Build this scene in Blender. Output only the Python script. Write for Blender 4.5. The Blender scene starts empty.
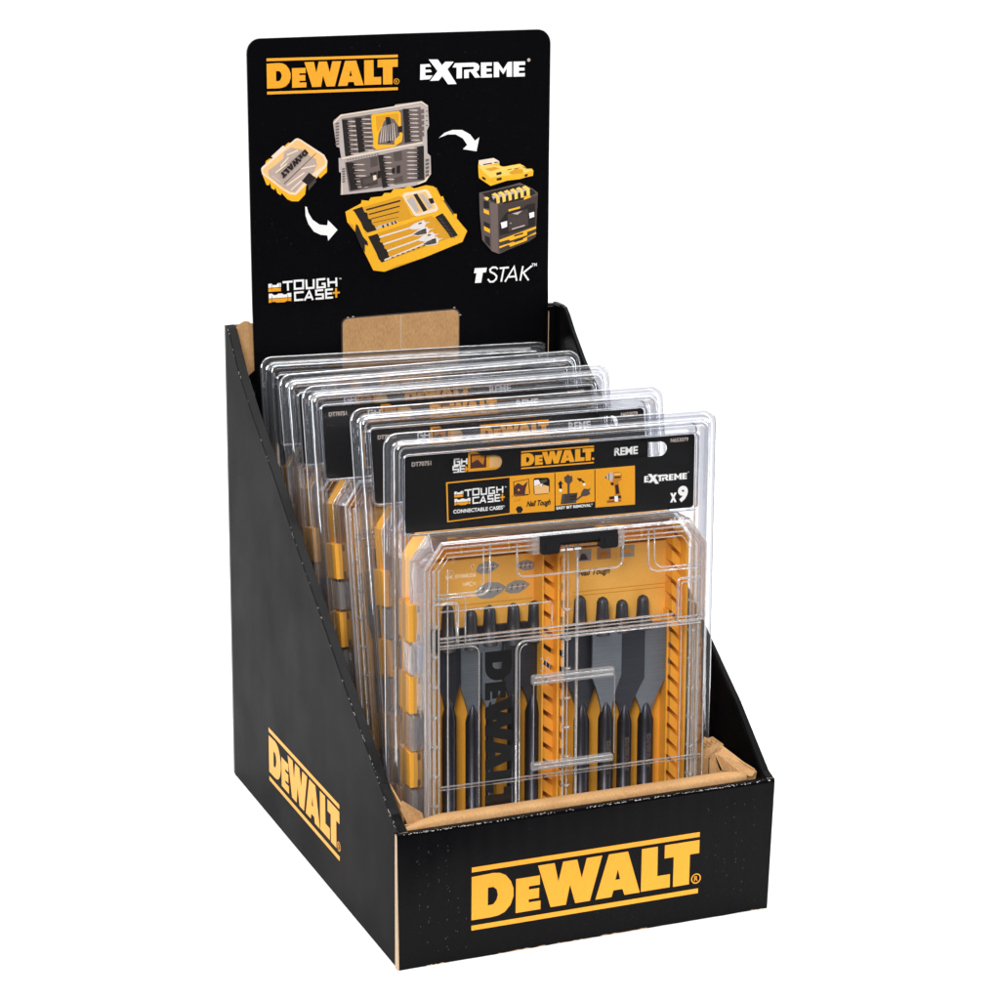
import bpy, math, random
from mathutils import Vector, Matrix
from mathutils.geometry import tessellate_polygon
random.seed(11)
S = bpy.context.scene
COL = S.collection
# ---------------------------------------------------------------- camera, world, lamps, exposure
cd = bpy.data.cameras.new('camera'); cam = bpy.data.objects.new('camera', cd); COL.objects.link(cam); S.camera = cam
cd.sensor_width = 36; cd.lens = 36*2.53227; cd.clip_start = .05; cd.clip_end = 200
_r, _u, _f = (.92550121, -.37866389, .00782165), (.09206855, .24496297, .96515104), (.36738386, .89252832, -.26157656)
cam.matrix_world = Matrix(((_r[0], _u[0], -_f[0], -.45929605), (_r[1], _u[1], -_f[1], -1.2641284), (_r[2], _u[2], -_f[2], .64675267), (0, 0, 0, 1)))
S.view_settings.view_transform = 'Standard'; S.view_settings.look = 'None'; S.view_settings.exposure = 0; S.view_settings.gamma = 1
S.view_settings.use_curve_mapping = False
S.render.engine = 'CYCLES'
S.cycles.max_bounces = 12; S.cycles.transparent_max_bounces = 96; S.cycles.glossy_bounces = 4; S.cycles.diffuse_bounces = 4
S.cycles.caustics_reflective = False; S.cycles.caustics_refractive = False; S.cycles.use_denoising = True
W = bpy.data.worlds.new('World'); S.world = W; W.use_nodes = True
def build_world():                      # a photo studio: soft ceiling, white wall behind the box, dark room behind the camera
    nt = W.node_tree; N = nt.nodes; L = nt.links; N.clear()
    tc = N.new('ShaderNodeTexCoord'); sp = N.new('ShaderNodeSeparateXYZ'); L.new(tc.outputs['Generated'], sp.inputs[0])
    top = N.new('ShaderNodeMapRange'); top.inputs[1].default_value = .45; top.inputs[2].default_value = .7; L.new(sp.outputs[2], top.inputs[0])
    top.inputs[3].default_value = 0; top.inputs[4].default_value = 1.45
    back = N.new('ShaderNodeMapRange'); back.inputs[1].default_value = -.05; back.inputs[2].default_value = .55; L.new(sp.outputs[1], back.inputs[0])
    back.inputs[3].default_value = .09; back.inputs[4].default_value = 1.2
    ad = N.new('ShaderNodeMath'); ad.operation = 'MAXIMUM'; L.new(top.outputs[0], ad.inputs[0]); L.new(back.outputs[0], ad.inputs[1])
    bg = N.new('ShaderNodeBackground'); L.new(ad.outputs[0], bg.inputs[1]); bg.inputs[0].default_value = (1, .99, .98, 1)
    o = N.new('ShaderNodeOutputWorld'); L.new(bg.outputs[0], o.inputs[0])
build_world()
def lamp(name, loc, target, sx, sy, power, col=(1, 1, 1)):
    d = bpy.data.lights.new(name, 'AREA'); d.shape = 'RECTANGLE'; d.size = sx; d.size_y = sy; d.energy = power; d.color = col
    o = bpy.data.objects.new(name, d); COL.objects.link(o); o.location = loc
    o.rotation_euler = (Vector(target)-Vector(loc)).to_track_quat('-Z', 'Y').to_euler(); return o
lamp('overhead_softbox', (.2, .1, 1.9), (.15, .15, 0), 1.5, 1.3, 25)
lamp('key_softbox', (-1.7, -2.9, 2.3), (.12, .1, .25), 1.2, 1.2, 118)
lamp('side_strip', (-1.7, .55, .55), (.1, .15, .2), .35, 1.3, 7, (.92, .96, 1))
lamp('right_strip', (1.5, -.7, .8), (.12, .1, .2), .3, 1.1, 9, (.95, .97, 1))

# ---------------------------------------------------------------- materials
def new_mat(name):
    m = bpy.data.materials.new(name); m.use_nodes = True; nt = m.node_tree; return m, nt, nt.nodes, nt.links, nt.nodes['Principled BSDF']
MATS = {}
def tex(N, L, kind, scale=(1, 1, 1), **kw):
    tc = N.new('ShaderNodeTexCoord'); mp = N.new('ShaderNodeMapping'); L.new(tc.outputs['Object'], mp.inputs[0]); mp.inputs['Scale'].default_value = scale
    t = N.new(kind); L.new(mp.outputs[0], t.inputs['Vector'])
    for k, v in kw.items(): t.inputs[k].default_value = v
    return t
def ramp(N, L, src, a, b, lo=0., hi=1.):
    r = N.new('ShaderNodeMapRange'); r.inputs[1].default_value = a; r.inputs[2].default_value = b; r.inputs[3].default_value = lo; r.inputs[4].default_value = hi
    L.new(src, r.inputs[0]); return r.outputs[0]
def bump(N, L, b, src, dist, strength=1., normal=None):
    n = N.new('ShaderNodeBump'); n.inputs['Distance'].default_value = dist; n.inputs['Strength'].default_value = strength; L.new(src, n.inputs['Height'])
    if normal: L.new(normal, n.inputs['Normal'])
    if b: L.new(n.outputs[0], b.inputs['Normal'])
    return n.outputs[0]
def plain(name, col, rough=.5, metal=0., spec=.5, nbump=0., coat=0.):
    m, nt, N, L, b = new_mat(name)
    b.inputs['Roughness'].default_value = rough; b.inputs['Metallic'].default_value = metal; b.inputs['Specular IOR Level'].default_value = spec
    b.inputs['Coat Weight'].default_value = coat; b.inputs['Coat Roughness'].default_value = .08
    t = tex(N, L, 'ShaderNodeTexNoise', Scale=900., Detail=3.)
    mx = N.new('ShaderNodeMix'); mx.data_type = 'RGBA'; mx.inputs[6].default_value = (*[c*.88 for c in col], 1); mx.inputs[7].default_value = (*[min(1, c*1.1) for c in col], 1)
    L.new(t.outputs[0], mx.inputs[0]); L.new(mx.outputs[2], b.inputs['Base Color'])
    if nbump: bump(N, L, b, t.outputs[0], nbump)
    MATS[name] = m; return m
def board(name, rough, spec):           # black varnished corrugated board: flutes telegraph through, tiny pale chips and dust
    m, nt, N, L, b = new_mat(name)
    b.inputs['Roughness'].default_value = rough; b.inputs['Specular IOR Level'].default_value = spec
    sp = tex(N, L, 'ShaderNodeTexNoise', (1, 1, .6), Scale=1500., Detail=2.)
    mask = tex(N, L, 'ShaderNodeTexNoise', (1, 1, 1), Scale=22., Detail=3.)
    fl = tex(N, L, 'ShaderNodeTexWave', (1, .55, .02), Scale=55., Distortion=1.2, Detail=1.); fl.bands_direction = 'DIAGONAL'
    sth = N.new('ShaderNodeMath'); sth.operation = 'MULTIPLY'
    L.new(ramp(N, L, sp.outputs[0], .74, .80), sth.inputs[0]); L.new(ramp(N, L, mask.outputs[0], .42, .62, .05, 1.), sth.inputs[1])
    mx = N.new('ShaderNodeMix'); mx.data_type = 'RGBA'; mx.inputs[6].default_value = (.0024, .0024, .003, 1); mx.inputs[7].default_value = (.10, .095, .09, 1)
    L.new(sth.outputs[0], mx.inputs[0]); L.new(mx.outputs[2], b.inputs['Base Color'])
    big = tex(N, L, 'ShaderNodeTexNoise', (1, 1, 1), Scale=9. if name == 'black_board' else 3., Detail=2.)
    n1 = bump(N, L, None, big.outputs[0], .004, .5 if name == 'black_board' else .2)
    n2 = bump(N, L, None, fl.outputs[0], .00012, .6 if name == 'black_board' else .12, n1)
    bump(N, L, b, sp.outputs[0], .00008, .6, n2)
    rr = ramp(N, L, mask.outputs[0], .3, .7, rough*.92, rough*1.1); L.new(rr, b.inputs['Roughness'])
    MATS[name] = m; return m
board('black_board', .25, .08); board('black_side', .42, .02)
def kraft():
    m, nt, N, L, b = new_mat('kraft')
    b.inputs['Roughness'].default_value = .85; b.inputs['Specular IOR Level'].default_value = .2
    a = tex(N, L, 'ShaderNodeTexNoise', (1, 1, .35), Scale=1100., Detail=4.); c = tex(N, L, 'ShaderNodeTexNoise', (1, 1, 1), Scale=60., Detail=3.)
    mx = N.new('ShaderNodeMix'); mx.data_type = 'RGBA'; mx.inputs[6].default_value = (.36, .19, .08, 1); mx.inputs[7].default_value = (.56, .335, .15, 1)
    sm = N.new('ShaderNodeMath'); sm.operation = 'ADD'; L.new(ramp(N, L, a.outputs[0], .3, .7, 0, .65), sm.inputs[0]); L.new(ramp(N, L, c.outputs[0], .3, .7, 0, .35), sm.inputs[1])
    L.new(sm.outputs[0], mx.inputs[0]); L.new(mx.outputs[2], b.inputs['Base Color']); bump(N, L, b, a.outputs[0], .0002, .5)
    MATS['kraft'] = m
kraft()
plain('kraft_edge', (.5, .36, .24), .9); plain('fibre', (.55, .5, .45), .9)
YEL = (.97, .43, .05)
plain('Y', (.82, .35, .022), .42, spec=.3); plain('w', (.86, .85, .84), .45, spec=.3); plain('k', (.008, .008, .009), .3)
for n, c in {'Yp': (.86, .43, .02), 'Yq': (.66, .31, .02), 'Yl': (.95, .58, .12), 'Yd': (.72, .28, .015), 'Yf': (.6, .24, .02), 'K': (.018, .014, .013), 'K2': (.06, .045, .042), 'L': (.8, .66, .52), 'L2': (.55, .47, .43), 'W2': (.75, .68, .64),
             'O': (.85, .50, .20), 'O2': (.8, .5, .18), 'Od': (.55, .2, .02), 'G': (.46, .36, .31), 'D': (.05, .035, .03), 'g1': (.47, .41, .39), 'g2': (.15, .115, .105), 'g3': (.085, .068, .06),
             'P': (.08, .03, .03), 'B0': (.055, .04, .036), 'B1': (.10, .075, .07), 'B2': (.15, .11, .10)}.items():
    plain(n, c, .42, spec=.3)
plain('yellow_plastic', YEL, .32, spec=.5, nbump=.00001); plain('latch_black', (.012, .012, .014), .28)
plain('holder', (.028, .028, .034), .4); plain('sheet_yellow', (.95, .47, .09), .6); plain('sheet_grey', (.30, .29, .28), .6); plain('sheet_brown', (.40, .22, .12), .6)
def steel(name, c, rough):
    m, nt, N, L, b = new_mat(name); b.inputs['Metallic'].default_value = .85; b.inputs['Roughness'].default_value = rough
    t = tex(N, L, 'ShaderNodeTexNoise', (.08, 1, 6), Scale=420., Detail=3.)
    mx = N.new('ShaderNodeMix'); mx.data_type = 'RGBA'; mx.inputs[6].default_value = (*[v*.7 for v in c], 1); mx.inputs[7].default_value = (*[v*1.3 for v in c], 1)
    L.new(t.outputs[0], mx.inputs[0]); L.new(mx.outputs[2], b.inputs['Base Color']); bump(N, L, b, t.outputs[0], .00008, .5); MATS[name] = m
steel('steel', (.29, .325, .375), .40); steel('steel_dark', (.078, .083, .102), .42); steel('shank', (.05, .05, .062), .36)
def clear(name, tint, base, power, top, bscale, bdist, rough, milk=0.):      # thin clear plastic: see-through, mirror-like towards grazing angles, slightly wavy
    m = bpy.data.materials.new(name); m.use_nodes = True; N = m.node_tree.nodes; L = m.node_tree.links; N.clear()
    out = N.new('ShaderNodeOutputMaterial'); tr = N.new('ShaderNodeBsdfTransparent'); gl = N.new('ShaderNodeBsdfGlossy'); mix = N.new('ShaderNodeMixShader')
    tr.inputs[0].default_value = (*tint, 1); gl.inputs['Roughness'].default_value = rough; gl.inputs[0].default_value = (.97, .98, 1, 1)
    t = tex(N, L, 'ShaderNodeTexNoise', Scale=bscale, Detail=2.); nb = bump(N, L, None, t.outputs[0], bdist, .8); L.new(nb, gl.inputs['Normal'])
    lw = N.new('ShaderNodeLayerWeight'); lw.inputs[0].default_value = .5; L.new(nb, lw.inputs['Normal'])
    pw = N.new('ShaderNodeMath'); pw.operation = 'POWER'; L.new(lw.outputs['Facing'], pw.inputs[0]); pw.inputs[1].default_value = power
    L.new(ramp(N, L, pw.outputs[0], 0, 1, base, top), mix.inputs[0]); L.new(tr.outputs[0], mix.inputs[1]); L.new(gl.outputs[0], mix.inputs[2]); 
    if milk:
        df = N.new('ShaderNodeBsdfDiffuse'); df.inputs[0].default_value = (.9, .87, .85, 1) if 'bar' in name else (.72, .75, .82, 1); m2 = N.new('ShaderNodeMixShader'); m2.inputs[0].default_value = milk
        L.new(mix.outputs[0], m2.inputs[1]); L.new(df.outputs[0], m2.inputs[2]); L.new(m2.outputs[0], out.inputs[0])
    else: L.new(mix.outputs[0], out.inputs[0])
    MATS[name] = m
clear('clear_shell', (.76, .77, .815), .20, 2.4, .85, 38., .0014, .06, .03)
clear('clear_front', (.99, .99, .99), .012, 4.5, .8, 40., .0006, .04)
clear('clear_rim', (.66, .675, .72), .30, 1.7, .85, 60., .0014, .07, .05)
clear('clear_lid', (.995, .99, .985), .015, 4.5, .85, 60., .0004, .03)
clear('clear_bar', (.90, .895, .90), .15, 1.8, .8, 120., .0005, .08, .17)
def floor_mat():
    m, nt, N, L, b = new_mat('white_sweep'); b.inputs['Base Color'].default_value = (.94, .94, .94, 1); b.inputs['Roughness'].default_value = .9; b.inputs['Specular IOR Level'].default_value = .1
    t = tex(N, L, 'ShaderNodeTexNoise', Scale=40., Detail=2.); bump(N, L, b, t.outputs[0], .0001, .2); MATS['floor'] = m
floor_mat()

# ---------------------------------------------------------------- mesh builder (all measures in millimetres)
class MB:
    def __init__(s): s.v = []; s.f = []; s.m = []; s.sm = []; s.names = []
    def mi(s, mat):
        if mat not in s.names: s.names.append(mat)
        return s.names.index(mat)
    def face(s, pts, mat, smooth=False):
        n = len(s.v); s.v += [tuple(p) for p in pts]; s.f.append(tuple(range(n, n+len(pts)))); s.m.append(s.mi(mat)); s.sm.append(smooth)
    def mesh(s, pts, faces, mat, smooth=False):
        n = len(s.v); s.v += [tuple(p) for p in pts]; k = s.mi(mat)
        for f in faces: s.f.append(tuple(n+i for i in f)); s.m.append(k); s.sm.append(smooth)
    def box(s, x0, x1, y0, y1, z0, z1, mat):
        P = [(x, y, z) for x in (x0, x1) for y in (y0, y1) for z in (z0, z1)]
        s.mesh(P, [(0, 1, 3, 2), (4, 6, 7, 5), (0, 4, 5, 1), (2, 3, 7, 6), (0, 2, 6, 4), (1, 5, 7, 3)], mat)
    def prism(s, poly, frm, a, b, mat, cap=True, capmat=None, holes=()):   # poly of (p,q), frm(p,q,h) -> point, from h=a to h=b
        n = len(poly)
        s.mesh([frm(p, q, a) for p, q in poly]+[frm(p, q, b) for p, q in poly], [(i, (i+1) % n, n+(i+1) % n, n+i) for i in range(n)], mat)
        for h in holes:
            k = len(h); s.mesh([frm(p, q, a) for p, q in h]+[frm(p, q, b) for p, q in h], [(i, (i+1) % k, k+(i+1) % k, k+i) for i in range(k)], mat)
        if cap:
            for h in (a, b): s.flat(poly, lambda p, q, hh=h: frm(p, q, hh), capmat or mat, holes)
    def flat(s, poly, frm, mat, holes=()):
        loops = [poly]+list(holes); tri = tessellate_polygon([[Vector((p, q, 0)) for p, q in l] for l in loops])
        P = [frm(p, q) for l in loops for p, q in l]; s.mesh(P, [tuple(t) for t in tri], mat)
    def tube(s, pts, r, mat, n=6, closed=False, caps=True):
        pts = [Vector(p) for p in pts]; m = len(pts); rings = []
        for i, p in enumerate(pts):
            a = pts[(i-1) % m] if (closed or i) else p; b = pts[(i+1) % m] if (closed or i < m-1) else p
            d = (b-a).normalized(); up = Vector((0, 1, 0)) if abs(d.y) < .9 else Vector((1, 0, 0))
            x = d.cross(up).normalized(); y = d.cross(x).normalized(); rr = r[i] if isinstance(r, (list, tuple)) else r
            rings.append([p+(x*math.cos(k*2*math.pi/n)+y*math.sin(k*2*math.pi/n))*rr for k in range(n)])
        F = [(i*n+k, i*n+(k+1) % n, ((i+1) % m)*n+(k+1) % n, ((i+1) % m)*n+k) for i in range(m if closed else m-1) for k in range(n)]
        if caps and not closed: F += [tuple(range(n)), tuple((m-1)*n+k for k in range(n))]
        s.mesh([p for r_ in rings for p in r_], F, mat, True)
    def loft(s, loops, mat, smooth=True, cap=False):      # loops with equal counts, closed
        n = len(loops[0]); F = [(j*n+i, j*n+(i+1) % n, (j+1)*n+(i+1) % n, (j+1)*n+i) for j in range(len(loops)-1) for i in range(n)]
        s.mesh([p for l in loops for p in l], F, mat, smooth)
    def build(s, name, parent=None, bevel=0.):
        me = bpy.data.meshes.new(name); me.from_pydata([(x*.001, y*.001, z*.001) for x, y, z in s.v], [], s.f)
        for n in s.names: me.materials.append(MATS[n])
        me.polygons.foreach_set('material_index', s.m); me.polygons.foreach_set('use_smooth', s.sm); me.update()
        o = bpy.data.objects.new(name, me); COL.objects.link(o)
        if parent: o.parent = parent
        if bevel:
            b = o.modifiers.new('bevel', 'BEVEL'); b.width = bevel*.001; b.segments = 2; b.limit_method = 'ANGLE'; b.angle_limit = .7
        return o
def tag(o, label=None, cat=None, group=None, kind=None):
    if label: o['label'] = label
    if cat: o['category'] = cat
    if group: o['group'] = group
    if kind: o['kind'] = kind
    return o
def empty(name, loc=(0, 0, 0)):
    o = bpy.data.objects.new(name, None); o.empty_display_size = .02; COL.objects.link(o); o.location = loc; return o
def rrect(x0, z0, x1, z1, r, n=5):
    if not isinstance(r, (list, tuple)): r = (r,)*4
    P = []
    for (cx, cz, a, q) in ((x1-r[0], z1-r[0], 0, r[0]), (x0+r[1], z1-r[1], 90, r[1]), (x0+r[2], z0+r[2], 180, r[2]), (x1-r[3], z0+r[3], 270, r[3])):
        P += [(cx+q*math.cos(math.radians(a+90*i/n)), cz+q*math.sin(math.radians(a+90*i/n))) for i in range(n+1)]
    return P
_cache = {}
def text_tris(txt, bold=0., shear=0.):
    key = (txt, bold, shear)
    if key not in _cache:
        c = bpy.data.curves.new('t', 'FONT'); c.body = txt; c.offset = bold; c.shear = shear; c.resolution_u = 3; o = bpy.data.objects.new('t', c); COL.objects.link(o)
        bpy.context.view_layer.update(); me = o.evaluated_get(bpy.context.evaluated_depsgraph_get()).to_mesh()
        V = [(v.co.x, v.co.y) for v in me.vertices]; Fs = [tuple(p.vertices) for p in me.polygons]
        x0 = min(v[0] for v in V); x1 = max(v[0] for v in V); y0 = min(v[1] for v in V); y1 = max(v[1] for v in V)
        _cache[key] = ([((x-x0)/(x1-x0), (y-y0)/(y1-y0)) for x, y in V], Fs)
        bpy.data.objects.remove(o); bpy.data.curves.remove(c)
    return _cache[key]
def put_text(mb, txt, rect, frm, mat, bold=.02, shear=0.):
    V, Fs = text_tris(txt, bold, shear); x0, z0, x1, z1 = rect
    mb.mesh([frm(x0+x*(x1-x0), z0+z*(z1-z0)) for x, z in V], Fs, mat)
def stroke(mb, pts, w, frm, mat):       # flat pen stroke with mitred joints
    closed = pts[0] == pts[-1] and len(pts) > 2
    P = [Vector(p) for p in (pts[:-1] if closed else pts)]; n = len(P); A = []; B = []
    for i, p in enumerate(P):
        a = P[i-1] if (i or closed) else None; b = P[(i+1) % n] if (i < n-1 or closed) else None
        d1 = (p-a).normalized() if a is not None else (b-p).normalized(); d2 = (b-p).normalized() if b is not None else d1
        t = (d1+d2).normalized(); nn = Vector((-t.y, t.x)); k = w/2/max(.5, nn.dot(Vector((-d1.y, d1.x))))
        e = Vector((0, 0))
        A.append(p+nn*k+e); B.append(p-nn*k+e)
    for i in range(n if closed else n-1):
        j = (i+1) % n; mb.face([frm(*A[i]), frm(*A[j]), frm(*B[j]), frm(*B[i])], mat)
# ---------------------------------------------------------------- lettering measured off the print, in millimetres
GLY = [([(44.7,51.7),(52.5,52),(58.2,52.2),(62.3,51.6),(66,49.7),(69.3,45.4),(71,40.6),(71.1,35.6),(69.3,30.3),(65.8,26.5),(61.7,24.8),(56.8,24.4),(44.7,24.4)],
        [(54.9,43.4),(58.3,43.4),(60.4,41.5),(61.2,38.1),(60.4,34.9),(58.4,32.4),(54.9,32.2)]),
       ([(72.6,46),(87.8,46),(87.8,40.1),(80.8,40.1),(80.8,38.1),(87.4,38.1),(87.4,31.8),(80.8,31.8),(80.8,29.9),(88.4,29.9),(88.4,24.4),(72.6,24.4)], None),
       ([(86.5,52.3),(97.1,52.3),(99.7,40.1),(102.5,52.3),(111.6,52.3),(114.7,40.1),(117.7,52.3),(127.8,52.3),(120.3,24.5),(110.8,24.5),(107.2,36.9),(104.8,24.5),(94.9,24.5)], None),
       ([(132.1,52.3),(144.6,52.3),(153,24.6),(142.9,24.6),(141.5,28.7),(135.6,28.7),(134.4,24.6),(123.9,24.6)], [(138.2,41.9),(136.7,35.3),(139.8,35.3)]),
       ([(153.7,52.4),(164.2,52.4),(164.4,33.3),(172.8,33.3),(172.9,24.8),(153.7,24.8)], None),
       ([(168.9,52.5),(192,52.5),(192,44),(185.8,44),(185.8,24.6),(175,24.6),(175,44),(168.9,44)], None)]
def word_logo(mb, frm, mat, bars=True, ring=True):   # frm takes (0..1 along, 0..1 up) of the 147.3 x 39.8 mm mark
    f = lambda x, z: frm((x-44.7)/147.3, (z-17.9)/39.8)
    for o, h in GLY: mb.flat(o, f, mat, [h] if h else [])
    if bars:
        mb.face([f(44.7, 54.5), f(192, 54.5), f(192, 57.6), f(44.7, 57.6)], mat); mb.face([f(44.7, 17.9), f(192, 17.9), f(192, 21), f(44.7, 21)], mat)
    if ring:
        c = [(190.4+3.3*math.cos(a*math.pi/12), 27.6+3.3*math.sin(a*math.pi/12)) for a in range(24)]
        c2 = [(190.4+2.6*math.cos(a*math.pi/12), 27.6+2.6*math.sin(a*math.pi/12)) for a in range(24)]
        mb.flat(c, f, mat, [c2]); V, Fs = text_tris('R', .01); mb.mesh([f(189.2+x*2.5, 26.0+z*3.2) for x, z in V], Fs, mat)
EXT_LOGO = [
 ('a', [(0.0025,0.8139),(0.087,0.8228),(0.1046,0.7122),(0.0494,0.7051),(0.0494,0.5969),(0.0988,0.6005),(0.1105,0.5054),(0.0494,0.4941),(0.0494,0.3757),(0.1165,0.3668),(0.0894,0.2229),(0.0,0.2111)]),
 ('a', [(0.0811,1.0),(0.1669,0.9893),(0.2048,0.7586),(0.2378,0.8918),(0.317,0.8817),(0.258,0.5939),(0.3449,0.0),(0.2642,0.0012),(0.2085,0.33),(0.1755,0.1617),(0.0929,0.1587),(0.1636,0.5327)]),
 ('a', [(0.3289,0.8258),(0.5131,0.8222),(0.5429,0.7788),(0.561,0.6778),(0.5552,0.5303),(0.5314,0.459),(0.571,0.2307),(0.5197,0.2229),(0.4777,0.4661),(0.4599,0.4685),(0.4601,0.2212),(0.416,0.2176),(0.4158,0.5488),(0.5015,0.5618),(0.5108,0.6201),(0.5013,0.6611),(0.3942,0.6647),(0.3946,0.2206),(0.3447,0.2176),(0.3443,0.6516),(0.3053,0.657)]),
 ('a', [(0.5751,0.8145),(0.6804,0.8109),(0.6806,0.6772),(0.6267,0.679),(0.6269,0.5702),(0.676,0.569),(0.6761,0.4495),(0.627,0.4512),(0.6271,0.3472),(0.6811,0.3496),(0.6813,0.2158),(0.5759,0.2152)]),
 ('a', [(0.6983,0.8187),(0.7403,0.8133),(0.789,0.5244),(0.8342,0.8062),(0.8727,0.8115),(0.874,0.214),(0.8233,0.2212),(0.8227,0.5446),(0.7894,0.3252),(0.7493,0.5493),(0.7498,0.2164),(0.6994,0.2182)]),
 ('a', [(0.8872,0.8098),(0.9996,0.805),(1.0,0.6706),(0.9394,0.6688),(0.9397,0.5642),(0.9942,0.5618),(0.9945,0.4471),(0.9399,0.4447),(0.9402,0.3448),(0.9983,0.3472),(0.9987,0.2122),(0.8884,0.2122)]),
]
TOUGH_STROKES = [
 ('w', [(0.2006,0.9347),(0.3395,0.9451)]),
 ('w', [(0.2718,0.9396),(0.2738,0.5319)]),
 ('w', [(0.367,0.9667),(0.4863,0.966),(0.4847,0.5944),(0.368,0.5917),(0.367,0.9667)]),
 ('w', [(0.5304,0.9924),(0.535,0.584),(0.633,0.591),(0.6344,0.9903)]),
 ('w', [(0.7974,0.9681),(0.6857,0.9597),(0.6845,0.5799),(0.7925,0.5889),(0.7893,0.75),(0.745,0.7514)]),
 ('w', [(0.8382,1.0),(0.8467,0.5771)]),
 ('w', [(0.9525,0.9958),(0.9549,0.5736)]),
 ('w', [(0.8413,0.791),(0.9531,0.791)]),
 ('w', [(0.4925,0.4208),(0.3696,0.4076),(0.3716,0.059),(0.4851,0.066)]),
 ('w', [(0.5029,0.0181),(0.5703,0.4444),(0.6202,0.016)]),
 ('w', [(0.5334,0.1556),(0.6027,0.1563)]),
 ('w', [(0.7681,0.4535),(0.6661,0.4472),(0.6691,0.2542),(0.7615,0.2542),(0.7633,0.0653),(0.6586,0.0639)]),
 ('w', [(0.904,0.4646),(0.8066,0.4569),(0.8078,0.0715),(0.9054,0.0743)]),
 ('w', [(0.806,0.2646),(0.8914,0.2701)]),
 ('y', [(0.9,0.2847),(1.0,0.2868)]),
 ('y', [(0.9487,0.5028),(0.9511,0.0521)]),
]
TOUGH_ICONS = [
 ('w', [(0.0018,0.8972),(0.0467,0.9076),(0.0665,0.8319),(0.1139,0.8333),(0.1319,0.909),(0.177,0.9118),(0.176,0.7208),(0.001,0.7187)]),
 ('y', [(0.0008,0.6944),(0.176,0.6965),(0.1752,0.5299),(0.0,0.5278)]),
 ('w', [(0.0054,0.4389),(0.0469,0.4417),(0.0762,0.3639),(0.1175,0.3667),(0.1355,0.4187),(0.1888,0.4187),(0.2147,0.3618),(0.2479,0.366),(0.272,0.4208),(0.3195,0.4187),(0.3187,0.2187),(0.0044,0.2201)]),
 ('y', [(0.0042,0.1965),(0.3187,0.1951),(0.3179,0.0312),(0.2586,0.0562),(0.2227,0.0),(0.1159,0.0083),(0.0806,0.0556),(0.0034,0.009)]),
]
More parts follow.
